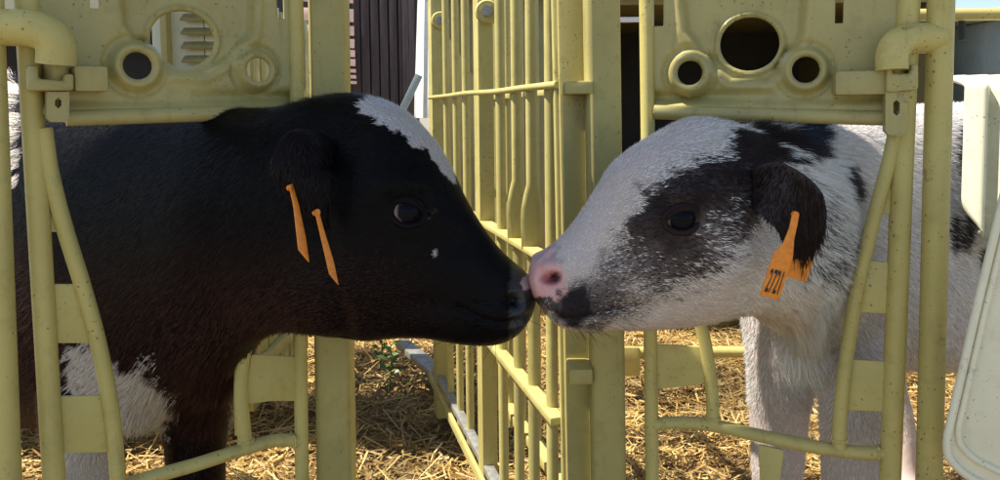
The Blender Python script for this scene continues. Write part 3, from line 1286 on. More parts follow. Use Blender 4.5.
    flow[legm] = np.array([0, 0, -1.0]) + 0.25 * lf.tan[hidx[legm]]
    flow[hk == 2] = np.array([0.0, 0.0, -1.0])
    # swirl noise for combed, uneven coat
    sw = np.stack([vnoise(P, 26) - .5, vnoise(P + 7.7, 26) - .5, vnoise(P + 3.1, 26) - .5], 1)
    sw2 = np.stack([vnoise(P + 1.3, 90) - .5, vnoise(P + 5.7, 90) - .5, vnoise(P + 9.1, 90) - .5], 1)
    flow = nrm_rows(flow) + sw * cfg['swirl'] + sw2 * 0.22
    flow = flow - nn * np.einsum('ij,ij->i', flow, nn)[:, None]
    flow = nrm_rows(flow)
    lift = R(15) + RNG.random(n) * R(14)
    if 'tuft' in cfg:
        tf = cfg['tuft'](ppx, par)
    else:
        tf = np.zeros(n)
    L = np.interp(par, [0, 2, 6, 9, 12, 15, 20], cfg['len']) * RNG.uniform(0.65, 1.3, n)
    L = np.where(legm & (tf < .05), L * .55, L)
    L = np.where(hk == 2, 0.006 + 0.008 * (RNG.random(n) < .12), L) * (1 + tf * 2.0)
    lift = lift + tf * R(18)
    D = nrm_rows(flow * np.cos(lift)[:, None] + nn * np.sin(lift)[:, None] + RNG.normal(0, 0.10, (n, 3)))
    bend = -nn * 0.18 + RNG.normal(0, 0.12, (n, 3)) + np.array([0, 0, -0.22]) * tf[:, None]
    upv = nrm_rows(lf.T[hidx] - lf.B[hidx])
    acr = np.einsum('ij,ij->i', P - lf.C[hidx], upv)
    sdv = np.einsum('ij,ij->i', P - lf.C[hidx], lf.side[hidx])
    alng = np.einsum('ij,ij->i', P - lf.C[hidx], lf.tan[hidx]) + np.cumsum(np.r_[0, np.linalg.norm(np.diff(lf.C, axis=0), axis=1)])[hidx]
    Q = np.stack([alng / 0.022, acr / 0.0028 + alng / .012, sdv / 0.004], 1)
    streak = vnoise(Q, 1.0) * .6 + vnoise(Q * 2.3 + 5, 1.0) * .4
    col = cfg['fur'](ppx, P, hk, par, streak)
    sn = nrm_rows(nn + RNG.normal(0, 0.14, (n, 3)) + D * 0.15)
    W = cfg['hair_w'] * RNG.uniform(0.7, 1.3, n)
    k = keep
    strands('fur', P[k] - nn[k] * 0.0006, D[k], L[k], W[k], col[k], cfg['fur_mat'], sn[k], bend[k], mid=0.5, parent=root,
            sidevec=np.cross(nn[k], D[k]))
    # lashes along the upper lids
    lr, ld = [], []
    for (c, n_, ea, eb) in eyes:
        for q_ in np.linspace(0.35, 2.8, 30):
            q_ += RNG.normal(0, .04)
            lr.append(c + ea * 0.0180 * math.cos(q_) + eb * 0.0128 * math.sin(q_) + n_ * (0.0085 - 0.004 * math.cos(q_) ** 2))
            ld.append(nrm(n_ * 0.9 + eb * 0.25 + ea * 0.35 * math.cos(q_) + RNG.normal(0, .08, 3)))
    lr, ld = np.array(lr), np.array(ld)
    nl_ = len(lr)
    strands('lashes', lr, ld, RNG.uniform(.008, .014, nl_), np.full(nl_, .0006), np.tile(np.array([.006, .005, .005]), (nl_, 1)), M_fur_black,
            np.tile(hn, (nl_, 1)), np.tile(np.array([0, 0, -.35]), (nl_, 1)), parent=root, sidevec=np.cross(ld, np.tile(EZ, (nl_, 1))))
    # whiskers on lips and chin
    c2 = np.where((par > 1.2) & (par < 4.5) & (ppx[:, 1] > cfg['lip_y']) & (facing[sel] > 0.1))[0]
    c2 = RNG.choice(c2, 46, replace=False)
    wd_ = nrm_rows(nn[c2] + flow[c2] * 0.9 + RNG.normal(0, .3, (46, 3)))
    strands('whiskers', P[c2], wd_, RNG.uniform(.012, .034, 46), np.full(46, .00042), np.tile(np.array(cfg['whisker']), (46, 1)), cfg['fur_mat'], nn[c2],
            RNG.normal(0, .15, (46, 3)) + [0, 0, -.2], parent=root, sidevec=np.cross(wd_, nrm(CAM_O - P[c2].mean(0))[None].repeat(46, 0)))
    return root, bvh


def nrm_rows(a):
    return a / (np.linalg.norm(a, axis=1)[:, None] + 1e-12)


def legpts(x, y0, Y, dx=0.0, dy=0.0):
    """front leg through pixel (x, y0) at depth Y down to the ground"""
    p = at(x, y0, Y)
    z = p[2]
    return [p + np.array([0, .03, .10]), p, np.array([p[0] + dx * .4, p[1] + dy * .4, z * .80]), np.array([p[0] + dx * .6, p[1] + dy * .6, z * .62]),
            np.array([p[0] + dx * .8, p[1] + dy * .8, z * .40]), np.array([p[0] + dx, p[1] + dy, z * .17]),
            np.array([p[0] + dx, p[1] + dy - .02, 0.035]), np.array([p[0] + dx, p[1] + dy - .035, 0.0])]


def hindleg(b):
    b = np.asarray(b, float)
    return [b + [0, 0, .58], b + [.03, -.02, .46], b + [.01, 0, .34], b + [-.02, .03, .26], b + [0, .01, .14], b + [0, 0, .05], b + [0, -.03, 0]]


LEGR = [0.058, 0.050, 0.042, 0.037, 0.026, 0.024, 0.030, 0.030]
HINDR = [0.09, 0.07, 0.04, 0.028, 0.023, 0.026, 0.03]

# ---------- black calf
st_l = [((535, 287), (535, 302), .815, .016, 0, 2.2), ((529, 278), (532, 317), .816, .031, 0, 2.4), ((516, 266), (519, 333), .818, .038, 0, 2.6),
        ((500, 250), (496, 344), .820, .0375, .02, 2.4), ((480, 223), (462, 344), .823, .036, 0.02, 2.4), ((464, 196), (430, 339), .827, .041, .08, 2.3),
        ((449, 166), (398, 338), .832, .052, .18, 2.3), ((431, 137), (366, 341), .838, .063, .22, 2.3), ((405, 110), (335, 337), .844, .068, .18, 2.3),
        ((374, 96), (308, 333), .850, .062, .05, 2.2), ((343, 92), (284, 331), .858, .056, 0, 2.1), ((314, 98), (262, 338), .870, .056, 0, 2.0),
        ((280, 106), (243, 350), .888, .060, 0, 2.0), ((228, 107), (222, 378), .925, .075, -.05, 2.0), ((165, 98), (190, 408), .99, .10, -.1, 2.1),
        ((95, 85), (120, 424), 1.08, .130, -.1, 2.2), ((20, 78), (30, 420), 1.19, .148, -.05, 2.2), ((-65, 80), (-60, 400), 1.33, .155, 0, 2.2),
        ((-140, 90), (-140, 370), 1.47, .145, 0, 2.2), ((-190, 120), (-190, 320), 1.6, .08, 0, 2.0)]


def black_fur(px, P, kind, par, streak=None):
    n = len(px)
    nz = (vnoise(P, 55) - .5) * 14 + (vnoise(P + 4, 160) - .5) * 8
    blaze = [(374, 88), (362, 108), (368, 118), (384, 124), (398, 132), (420, 150), (436, 164), (452, 182), (462, 186), (448, 140), (420, 105), (395, 92)]
    wh = poly_sd(px, blaze) + nz < 0
    wh &= par < 11
    brisk = [(70, 354), (86, 344), (106, 354), (116, 368), (130, 366), (141, 360), (150, 366), (154, 386), (172, 404), (166, 432), (105, 434), (80, 408)]
    wh |= (poly_sd(px, brisk) + nz * 1.5 + RNG.normal(0, 3, n) < 0) & (par > 11)
    flank = [(-20, 70), (8, 76), (21, 88), (18, 130), (14, 170), (9, 205), (4, 150), (-10, 120)]
    wh |= (poly_sd(px, flank) + nz < 0) & (par > 13)
    wh |= (P[:, 2] < 0.425 + nz * .0008) & (px[:, 0] < 116) & (px[:, 0] > 48) & (par > 11) & (P[:, 1] < 1.10)
    spot = (np.hypot((px[:, 0] - 435) * 1.6, px[:, 1] - 254) < 3) | (np.hypot(px[:, 0] - 524, px[:, 1] - 281) < 3.2)
    wh |= spot & (par < 11)
    c = np.tile(np.array([0.0042, 0.0042, 0.0058]), (n, 1)) * RNG.uniform(0.5, 1.6, (n, 1))  # black with the sky's bluish sheen put evenly into the colour
    # reddish-brown towards the lower neck and jaw
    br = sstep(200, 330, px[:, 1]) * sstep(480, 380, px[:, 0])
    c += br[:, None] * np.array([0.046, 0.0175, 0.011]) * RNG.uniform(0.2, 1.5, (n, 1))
    er = kind == 2
    c[er] = np.array([0.014, 0.010, 0.012]) * RNG.uniform(.5, 1.8, (int(er.sum()), 1))
    tan_ = (np.hypot((px[:, 0] - 431) / 9, (px[:, 1] - 214) / 8) < 1) & (par < 11) & (RNG.random(n) < .25)
    c[tan_] = (0.10, 0.06, 0.04)
    c[wh] = np.array([0.72, 0.71, 0.69]) * RNG.uniform(0.75, 1.12, (int(wh.sum()), 1))
    bs = wh & (par > 11)
    c[bs] *= np.array([1.0, 0.93, 0.84])
    return c


def black_skin(px, P, kind, par):
    c = np.tile(np.array([0.005, 0.0045, 0.005]), (len(px), 1))
    w = black_fur(px, P, kind, par)
    m = w[:, 0] > .3
    c[m] = (0.42, 0.38, 0.36)
    c[kind == 1] = (0.007, 0.006, 0.007)
    nose = (par < 2.2) & (kind == 0)
    c[nose] = (0.016, 0.016, 0.019)
    pink = nose & (np.hypot((px[:, 0] - 526) / 5, (px[:, 1] - 283) / 7) < 1)
    c[pink] = (0.42, 0.30, 0.28)
    nos = (np.hypot((px[:, 0] - 514) / 7, (px[:, 1] - 303) / 6) < 1) & (par < 4)
    c[nos] = (0.004, 0.004, 0.004)
    return np.clip(c, 0, 1)


Lb = at(190, 330, 1.10)
cfg_l = dict(lip_y=296, whisker=(.06, .055, .05),
    st=st_l, head_i=7, neck_i=11, base=(-0.40, 1.05, 0.0),
    label='black calf with a white forehead blaze reaching through the left gate',
    legs=[(legpts(193, 380, 1.09, 0.0, 0.0), LEGR), (legpts(84, 420, 1.0, 0, .02), LEGR),
          (hindleg((-0.92, 1.62, 0)), HINDR), (hindleg((-1.08, 1.46, 0)), HINDR)],
    lumps=[(at(135, 385, 1.0), (0.06, 0.055, 0.055)), (at(205, 355, 0.97), (0.06, .05, .06))],
    bumps=[(405, 186, 30, 16, 0.006), (407, 212, 22, 17, -0.006), (350, 285, 50, 45, 0.006), (455, 245, 40, 18, -0.004),
           (498, 318, 34, 20, 0.006), (430, 305, 40, 14, -0.003), (514, 302, 8, 6, -0.013), (512, 291, 14, 6, 0.004), (504, 306, 6, 8, .003)],
    grooves=[([(533, 314), (518, 320), (500, 322), (478, 317), (458, 309)], 2.8, 0.0050), ([(318, 225), (328, 265), (338, 300), (346, 335)], 11, 0.006),
             ([(392, 240), (407, 246), (424, 240)], 2.6, 0.0014), ([(388, 196), (404, 188), (424, 194)], 3, 0.0016), ([(500, 282), (490, 300)], 3, .0012),
             ([(390, 235), (402, 240), (420, 236)], 3, 0.0012), ([(520, 292), (510, 295), (505, 303)], 2.2, 0.0025)],
    eye=(407, 212), eye_rot=8, gaze=(0.30, 0.20),
    ear=[(330, 148, .798), (313, 150, .770), (302, 168, .757), (309, 197, .755), (326, 230, .764)],
    ear_w=[(-.3, 0, 1), (-1, 0, .1)], ear_width=[0.018, 0.028, 0.030, 0.021, 0.003], ear_cup=0.35,
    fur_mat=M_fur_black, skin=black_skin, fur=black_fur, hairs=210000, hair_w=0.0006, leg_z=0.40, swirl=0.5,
    len=[0.002, 0.003, 0.005, 0.0065, 0.010, 0.013, 0.014],
    tuft=lambda px, par: (sstep(34, 10, np.hypot(px[:, 0] - 140, (px[:, 1] - 412))) * .5 + sstep(50, 20, np.hypot(px[:, 0] - 200, px[:, 1] - 392)) * .5
                          + sstep(40, 10, np.hypot(px[:, 0] - 300, (px[:, 1] - 96) * 1.5)) * .35 + sstep(16, 6, np.hypot(px[:, 0] - 10, (px[:, 1] - 110) / 4)) * .8),
    bare=lambda px, par, P: (par < 1.6) | ((np.hypot((px[:, 0] - 514) / 8, (px[:, 1] - 302) / 7) < 1) & (par < 4)),
)
calf_l, bvh_l = build_calf(cfg_l)

# ---------- speckled calf
st_r = [((528, 270), (529, 290), .815, .016, 0, 2.2), ((533, 259), (538, 304), .815, .031, 0, 2.2), ((547, 249), (553, 322), .816, .040, 0, 2.4),
        ((563, 236), (576, 331), .818, .0405, .0, 2.4), ((582, 213), (602, 331), .822, .039, .02, 2.4), ((598, 188), (628, 331), .827, .043, .08, 2.3),
        ((615, 163), (657, 330), .832, .053, .18, 2.3), ((637, 146), (686, 327), .839, .064, .22, 2.3), ((662, 131), (712, 322), .847, .069, .18, 2.3),
        ((690, 117), (735, 316), .857, .064, .06, 2.2), ((716, 119), (755, 314), .870, .058, 0, 2.1), ((742, 126), (772, 322), .890, .060, 0, 2.0),
        ((772, 126), (790, 332), .935, .068, 0, 2.0), ((808, 122), (816, 348), 1.02, .092, -.1, 2.1), ((852, 114), (860, 366), 1.12, .122, -.1, 2.2),
        ((915, 106), (922, 368), 1.225, .145, -.05, 2.2), ((990, 104), (1000, 368), 1.34, .155, 0, 2.2), ((1075, 106), (1085, 360), 1.48, .15, 0, 2.2),
        ((1140, 130), (1140, 330), 1.62, .08, 0, 2.0)]


def dark_prob(px, P, kind, par):
    n1 = (vnoise(P, 45) - .5)
    n2 = (vnoise(P + 2, 120) - .5)
    nz = n1 * 20 + n2 * 16
    face = [(745, 118), (728, 148), (695, 158), (662, 172), (640, 188), (628, 214), (612, 238), (592, 256), (584, 276), (566, 292), (546, 304), (548, 316), (562, 326),
            (590, 330), (615, 318), (650, 312), (700, 292), (735, 268), (756, 240), (768, 205), (785, 170), (800, 130), (770, 118)]
    sd = poly_sd(px, face) + nz
    p = sstep(12, -16, sd)
    # roan thinning: cheek below the eye and the muzzle flank
    th = np.exp(-(((px[:, 0] - 672) / 60) ** 2 + ((px[:, 1] - 296) / 26) ** 2)) * .60 + np.exp(-(((px[:, 0] - 738) / 34) ** 2 + ((px[:, 1] - 250) / 42) ** 2)) * .42
    th = th + np.exp(-(((px[:, 0] - 618) / 34) ** 2 + ((px[:, 1] - 268) / 26) ** 2)) * .38
    p = p * (1 - np.clip(th * (0.9 + n1), 0, .93)) * (0.97 + 0.16 * n2)
    # dark lips
    p = np.maximum(p, sstep(6, -6, poly_sd(px, [(546, 304), (562, 296), (585, 282), (596, 300), (600, 318), (575, 328), (555, 322)]) + nz * .4))
    # around the eye stays dark
    p = np.maximum(p, np.exp(-(((px[:, 0] - 690) / 40) ** 2 + ((px[:, 1] - 212) / 36) ** 2)) * 1.05)
    head = par < 11.2
    p = np.where(head, p, 0)
    # poll, crest and shoulder spots
    crest = [(740, 112), (765, 138), (782, 118), (805, 110), (826, 126), (826, 146), (812, 160), (788, 158), (772, 176), (752, 172), (738, 150)]
    p = np.maximum(p, sstep(8, -10, poly_sd(px, crest) + nz * 1.1) * (par > 9))
    neck = [(800, 170), (835, 185), (852, 220), (850, 262), (835, 290), (812, 300), (800, 250)]
    p = np.maximum(p, sstep(14, -22, poly_sd(px, neck) + nz * 1.4) * .55 * (par > 9.5))
    sp = [(840, 160), (858, 165), (862, 195), (852, 200)]
    p = np.maximum(p, sstep(6, -6, poly_sd(px, sp) + nz * .5) * (par > 11))
    for (cx, cy, rx, ry) in ((968, 225, 9, 26), (955, 230, 6, 22), (962, 150, 5, 26), (985, 260, 6, 16)):
        e = np.hypot((px[:, 0] - cx) / rx, (px[:, 1] - cy) / ry) + n1 * .9
        p = np.maximum(p, sstep(1.15, .8, e) * (par > 12) * .9)
    p = np.where(kind == 2, 0.96, p)
    return np.clip(p, 0, 1)


def roan_fur(px, P, kind, par, streak=None):
    n = len(px)
    p = dark_prob(px, P, kind, par)
    # hairs clump, so mixed areas break into small locks rather than single-hair noise
    cl = np.clip((streak - .5) * 1.5 + .5, 0, 1) if streak is not None else vnoise(P, 260)
    dk = (cl * .55 + RNG.random(n) * .45) < (p * 1.04 - .02) * .84 + (p > .9) * .25
    c = np.array([0.84, 0.83, 0.81]) * RNG.uniform(0.86, 1.08, (n, 1))
    if streak is not None:
        c = c * np.clip(0.66 + 0.62 * streak, 0, 1.06)[:, None]
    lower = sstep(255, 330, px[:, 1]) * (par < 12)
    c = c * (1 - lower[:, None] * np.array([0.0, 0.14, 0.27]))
    dkc = np.array([0.016, 0.012, 0.014]) * RNG.uniform(0.5, 2.0, (n, 1))
    warm = np.exp(-(((px[:, 0] - 735) / 40) ** 2 + ((px[:, 1] - 250) / 50) ** 2)) + np.exp(-(((px[:, 0] - 640) / 60) ** 2 + ((px[:, 1] - 255) / 40) ** 2))
    dkc = dkc + warm[:, None] * np.array([0.075, 0.040, 0.034]) * RNG.uniform(0, 1.3, (n, 1))
    dkc = np.where((kind == 2)[:, None], np.array([0.018, 0.012, 0.012]) * RNG.uniform(.6, 1.6, (n, 1)), dkc)
    c[dk] = dkc[dk]
    return np.clip(c, 0.004, 0.9)


def roan_skin(px, P, kind, par):
    p = dark_prob(px, P, kind, par)[:, None]
    c = np.array([0.52, 0.43, 0.39]) * (1 - p) + np.array([0.022, 0.018, 0.020]) * p
    c[kind == 1] = (0.022, 0.015, 0.016)
    body = kind == 0
    def blend(c, w, col):
        w = (w * body)[:, None]
        return c * (1 - w) + np.array(col) * w
    en = np.hypot((px[:, 0] - 546) / 22, (px[:, 1] - 279) / 22) + (vnoise(P, 110) - .5) * .5
    c = blend(c, np.maximum(sstep(1.12, .82, en) * (par < 4), (par < 1.3) * 1.0), (0.62, 0.33, 0.31))
    c = blend(c, sstep(268, 256, px[:, 1]) * (par < 2.6) * sstep(.42, .62, vnoise(P, 150)) * .8, (0.26, 0.21, 0.22))
    c = blend(c, sstep(1.5, .7, np.hypot((px[:, 0] - 550) / 9, (px[:, 1] - 279) / 6)) * (par < 4), (0.34, 0.085, 0.085))
    c = blend(c, sstep(1.6, .6, np.hypot((px[:, 0] - 556) / 4.5, (px[:, 1] - 277) / 4.5)) * (par < 4), (0.025, 0.010, 0.012))
    c = blend(c, sstep(1.5, .7, np.hypot(px[:, 0] - 559, px[:, 1] - 293) / 3.4) * (par < 4), (0.09, 0.045, 0.045))
    lip = body & (px[:, 1] > 297) & (par < 1.9) & (px[:, 1] < 316)
    c[lip] = (0.06, 0.04, 0.045)
    return np.clip(c, 0, 1)


cfg_r = dict(lip_y=292, whisker=(.5, .48, .45),
    st=st_r, head_i=7, neck_i=11, base=(0.45, 1.08, 0.0),
    label='white calf with black speckled face and number 2721 ear tag',
    legs=[(legpts(782, 350, 1.12, 0.0, 0.02), LEGR), (legpts(858, 385, 1.02, 0, .02), LEGR),
          (hindleg((0.86, 1.66, 0)), HINDR), (hindleg((1.06, 1.50, 0)), HINDR)],
    lumps=[(at(800, 328, 1.0), (0.032, 0.035, 0.055)), (at(845, 330, 1.06), (0.065, .055, .06))],
    bumps=[(684, 192, 30, 16, 0.006), (682, 218, 22, 17, -0.006), (735, 262, 46, 42, 0.006), (630, 250, 40, 18, -0.004),
           (568, 312, 30, 18, 0.005), (640, 308, 40, 14, -0.003), (551, 278, 10, 6.5, -0.014), (548, 264, 14, 8, 0.003)],
    grooves=[([(533, 301), (546, 312), (565, 318), (590, 317), (614, 309)], 2.6, 0.0052), ([(762, 235), (756, 268), (746, 300)], 10, 0.005),
             ([(664, 242), (682, 248), (702, 242)], 2.6, 0.0014), ([(570, 268), (580, 285)], 3, .0012),
             ([(662, 236), (680, 243), (700, 238)], 3, 0.0012), ([(664, 206), (680, 198), (700, 204)], 3, .0012),
             ([(541, 268), (538, 280), (541, 292)], 2.0, 0.0018), ([(545, 290), (556, 286), (562, 280)], 2.2, 0.002)],
    eye=(682, 219), eye_rot=6, gaze=(0.0, 0.0),
    ear=[(754, 188, .812), (774, 190, .785), (793, 208, .773), (801, 236, .773), (803, 268, .783)],
    ear_w=[(.2, 0, 1), (1, 0, .25)], ear_width=[0.018, 0.027, 0.029, 0.021, 0.003], ear_cup=0.35,
    fur_mat=M_fur, skin=roan_skin, fur=roan_fur, hairs=260000, hair_w=0.00062, leg_z=0.40, swirl=0.5,
    len=[0.002, 0.003, 0.0055, 0.0075, 0.012, 0.012, 0.010],
    tuft=lambda px, par: (sstep(42, 12, np.hypot((px[:, 0] - 803) * 1.5, (px[:, 1] - 345) * .8)) * 1.3 + sstep(40, 15, np.hypot(px[:, 0] - 800, (px[:, 1] - 132))) * .5
                          + sstep(50, 20, np.hypot(px[:, 0] - 825, (px[:, 1] - 230) * .6)) * .4),
    bare=lambda px, par, P: (par < 1.5) | ((np.hypot((px[:, 0] - 546) / 17, (px[:, 1] - 279) / 17) + (vnoise(P, 200) - .5) * .5 < 1) & (par < 4)),
)
calf_r, bvh_r = build_calf(cfg_r)

# ---------- ear tags
def ear_tag(parent, outline, label, number=None):
    """outline: photo pixels with depth, in order round the tag"""
    pts = [at(*p) for p in outline]
    c = sum(pts) / len(pts)
    n_ = np.zeros(3)
    for a, b in zip(pts, pts[1:] + pts[:1]):
        n_ += np.cross(a - c, b - c)
    n_ = nrm(n_)
    if np.dot(n_, CAM_O - c) < 0:
        n_ = -n_
    # flatten to one plane
    pts = [p - n_ * np.dot(p - c, n_) for p in pts]
    o = plate('ear_tag', pts, n_, 0.0018, M_tag, parent, 0.0005)
    o['label'] = label
    if number:
        txt, o0, ox, oy, hh, ww = number
        cu = bpy.data.curves.new('n', 'FONT')
        cu.body = txt
        cu.size = 1.0
        cu.offset = 0.012
        to = bpy.data.objects.new('n', cu)
        COL.objects.link(to)
        dg = bpy.context.evaluated_depsgraph_get()
        em = to.evaluated_get(dg).to_mesh()
        V = np.array([v.co[:] for v in em.vertices])
        Fc = [tuple(p.vertices) for p in em.polygons]
        to.evaluated_get(dg).to_mesh_clear()
        bpy.data.objects.remove(to)
        V[:, 0] -= V[:, 0].min()
        V[:, 1] -= V[:, 1].min()
        V[:, 0] /= V[:, 0].max()
        V[:, 1] /= V[:, 1].max()
        a, b, d = (at(*p) for p in (o0, ox, oy))
        W = a + V[:, :1] * (b - a) + V[:, 1:2] * (d - a)
        W = W - n_ * ((W - c) @ n_)[:, None] + n_ * 0.0013
        mk('number', W, Fc, M_ink, o, False)
    # stud that pins it to the ear
    tp = (pts[0] + pts[-1]) / 2
    V, Fc = sweep([tp - n_ * 0.004, tp + n_ * 0.0015], 0.0030, 12)
    mk('stud', V, Fc, M_tag, o)
    return o


yt = 0.752
ear_tag(calf_r, [(792, 214, yt), (789, 228, yt), (783, 243, yt), (773, 254, yt), (760, 295, yt), (779, 300, yt), (793, 256, yt), (794, 240, yt), (797, 226, yt), (799, 215, yt)],
        'orange ear tag printed 2721', ('2721', (763.5, 291.5, yt), (777, 295, yt), (771, 268, yt), 1, 1))
ear_tag(calf_r, [(797, 236, .775), (792, 250, .775), (786, 277, .775), (806, 282, .775), (813, 262, .775), (806, 250, .775), (802, 237, .775)], 'back half of the orange ear tag')
ear_tag(calf_l, [(290, 187, .748), (294, 206, .746), (297, 250, .738), (310, 262, .742), (305, 238, .748), (298, 206, .752), (294, 187, .752)], 'orange ear tag seen nearly edge on')
ear_tag(calf_l, [(316, 212, .748), (319, 232, .746), (329, 274, .738), (339, 285, .740), (333, 262, .746), (323, 228, .750), (319, 212, .752)], 'lower orange ear tag seen nearly edge on')

# ------------------------------------------------------------------ right edge: fibreglass shelter side and hanging plastic door
# ridged cream flank of the shelter
Yh = 1.02
hood = thing('shelter_hood', 'cream ridged fibreglass hood at the right edge behind the pole', 'shelter', tuple(at(1000, 480, Yh) * [1, 1, 0]))
p0 = at(960, 238, Yh)
us = np.linspace(0, 1, 70)
vs = np.linspace(-0.018, 0.21, 80)
UU, VV = np.meshgrid(us, vs)
U0 = np.where(VV < 0.055, 0.075 - np.sqrt(np.maximum(0.075 ** 2 - (0.055 - VV) ** 2, 0)), 0.0)
UU = U0 + UU * (0.22 - U0)
HH = 0.020 * np.abs(np.sin(np.pi * np.clip(UU, 0, .2) / 0.0245)) ** 1.3 + 0.012 * sstep(0.0, 0.03, UU)
HH = HH - 0.050 * np.clip((VV - 0.192) / 0.018, 0, 1) ** 2.2
PP = p0 + UU[..., None] * EX + VV[..., None] * EZ - HH[..., None] * EY
hq = [(j_ * 70 + i_, j_ * 70 + i_ + 1, j_ * 70 + i_ + 71, j_ * 70 + i_ + 70) for j_ in range(79) for i_ in range(69)]
ho = mk('ridged_side', PP.reshape(-1, 3), hq, M_cream, hood, sharp=70)
md = ho.modifiers.new('thickness', 'SOLIDIFY')
md.thickness = 0.006
md.offset = -1

# pale plastic feed door hanging at an angle in the foreground
dn = nrm(np.array([-0.25, -1.0, 0.12]))
door = thing('feed_door', 'pale plastic feed door with raised rim hanging open at the right edge', 'door', tuple(at(1000, 480, 0.80) * [1, 1, 0]))
dout = [(1008, 168), (1060, 160), (1100, 520), (1040, 520), (1000, 494), (962, 476), (945, 458), (944, 440), (975, 305)]
Dp = [at(x, y, 0.80) for x, y in dout]
plate('door_leaf', round_poly(Dp, 0.012), dn, 0.006, M_mint, door, 0.0015)


def inset(f):
    c = np.array([1035, 350])
    return [tuple(c + (np.array(p) - c) * f) for p in dout]


for f, r in ((0.985, 0.0042), (0.86, 0.0036)):
    lp = round_poly([at(x, y, 0.80) + dn * 0.004 for x, y in inset(f)], 0.016)
    lp.append(lp[0])
    V, Fc = sweep(np.array(lp), r, 10)
    mk('raised_rim', V, Fc, M_mint, door)

# rails joined to the right-hand pole
rr = thing('side_rail', 'yellow upper rail running right from the pole above the hood', 'rail', tuple(at(1000, 480, .98) * [1, 1, 0]))
tube('tube', [at(912, 15, .98), at(1080, 13, 0.98)], 0.0075, M_paint, rr)
tube('stay', [at(962, 15, .985), at(962, 40, 0.985)], 0.004, M_dark, rr)
rr2 = thing('side_rail', 'yellow lower rail behind the speckled calf at the right edge', 'rail', tuple(at(1000, 480, 1.9) * [1, 1, 0]))
tube('tube', [at(905, 293, 1.45), at(1090, 291, 1.45)], 0.0085, M_paint, rr2)
tube('upright', [at(967, 293, 1.45), at(967, 350, 1.45)], 0.006, M_paint, rr2)
tube('upright', [at(1012, 293, 1.45), at(1012, 520, 1.45)], 0.008, M_paint, rr2)
tube('tube', [at(967, 349, 1.45), at(1060, 349, 1.45)], 0.006, M_paint, rr2)

# low board at the back of the right pen
bb = thing('kick_rail', 'low yellow rail and plate at the back of the right pen', 'rail', tuple(at_z(690, 380, 0)))
tube('tube', [at(600, 352, 2.3), at(900, 352, 2.3)], 0.016, M_paint, bb)
plate('plate', round_poly([at(617, 347, 2.28), at(640, 347, 2.28), at(640, 376, 2.28), at(617, 376, 2.28)], 0.01), -EY, 0.012, M_paint, bb)

# ------------------------------------------------------------------ shelters behind
def hutch(label, x0, x1, y0, depth, ztop, open_z, wall_mat, thick=0.03, opening=None):
    e = thing('calf_hutch', label, 'hutch', ((x0 + x1) / 2, y0 + depth / 2, 0), 'calf hutches')
    xc = (x0 + x1) / 2
    w = x1 - x0
    box('side_wall', (x0 + thick / 2, y0 + depth / 2, ztop / 2), EX, EY, EZ, (thick, depth, ztop), wall_mat, e, 0.008)
    box('side_wall', (x1 - thick / 2, y0 + depth / 2, ztop / 2), EX, EY, EZ, (thick, depth, ztop), wall_mat, e, 0.008)
    box('back_wall', (xc, y0 + depth - thick / 2 - .002, ztop / 2 + .004), EX, EY, EZ, (w - 2 * thick, thick, ztop + .012), M_dark, e, 0.004)  # wall coloured near-black to give the inside its shade
    box('roof', (xc, y0 + depth / 2 - 0.03, ztop + 0.022), EX, EY, EZ, (w + 0.08, depth + 0.14, 0.04), wall_mat, e, 0.012)
    if opening is None:
        box('lintel', (xc, y0 + 0.02, (ztop + open_z) / 2), EX, EY, EZ, (w - 2 * thick - .002, 0.03, ztop - open_z), wall_mat, e, 0.004)
    else:
        a, b = opening
        box('lintel', ((a + b) / 2, y0 + 0.02, (ztop + open_z) / 2), EX, EY, EZ, (b - a - .002, 0.03, ztop - open_z), wall_mat, e, 0.004)
        if a - x0 > .05:
            box('front_wall', ((x0 + thick + a) / 2, y0 + 0.02, ztop / 2), EX, EY, EZ, (a - x0 - thick - .002, 0.032, ztop), wall_mat, e, 0.004)
        if x1 - b > .05:
            box('front_wall', ((x1 - thick + b) / 2, y0 + 0.02, ztop / 2), EX, EY, EZ, (x1 - b - thick - .002, 0.032, ztop), wall_mat, e, 0.004)
    return e


h_r = hutch('tall hutch with a dark opening behind the fence and the speckled calf', -0.25, 1.75, 3.15, 1.5, 1.27, 1.24, M_olive, opening=(0.43, 1.70))
box('pale_rail', (0.515, 3.10, 1.176), EX, EY, EZ, (0.13, 0.02, 0.02), M_white, h_r, 0.003)
h_l = hutch('cream hutch with a louvred vent seen through the holes of the left panel', -2.2, -0.70, 2.0, 0.30, 1.22, 1.06, M_cream, opening=(-2.1, -0.862))
for k in range(6):
    z = 0.90 + k * 0.034
    c = at(199, 40, 1.985)
    box('louvre', (c[0], 1.99, z + .03), EX, nrm(np.array([0, 1., .6])), nrm(np.array([0, -.6, 1.])), (0.085, 0.03, 0.006), M_olive, h_l, 0.001)
box('vent_frame', (at(166, 40, 1.985)[0], 1.985, 1.02), EX, EY, EZ, (0.016, 0.03, 0.26), M_panel, h_l, 0.003)
h_f = hutch('far teal-grey hutch above the cream hood at the right edge', 1.90, 3.6, 3.0, 1.6, 1.16, 0.35, M_grey)

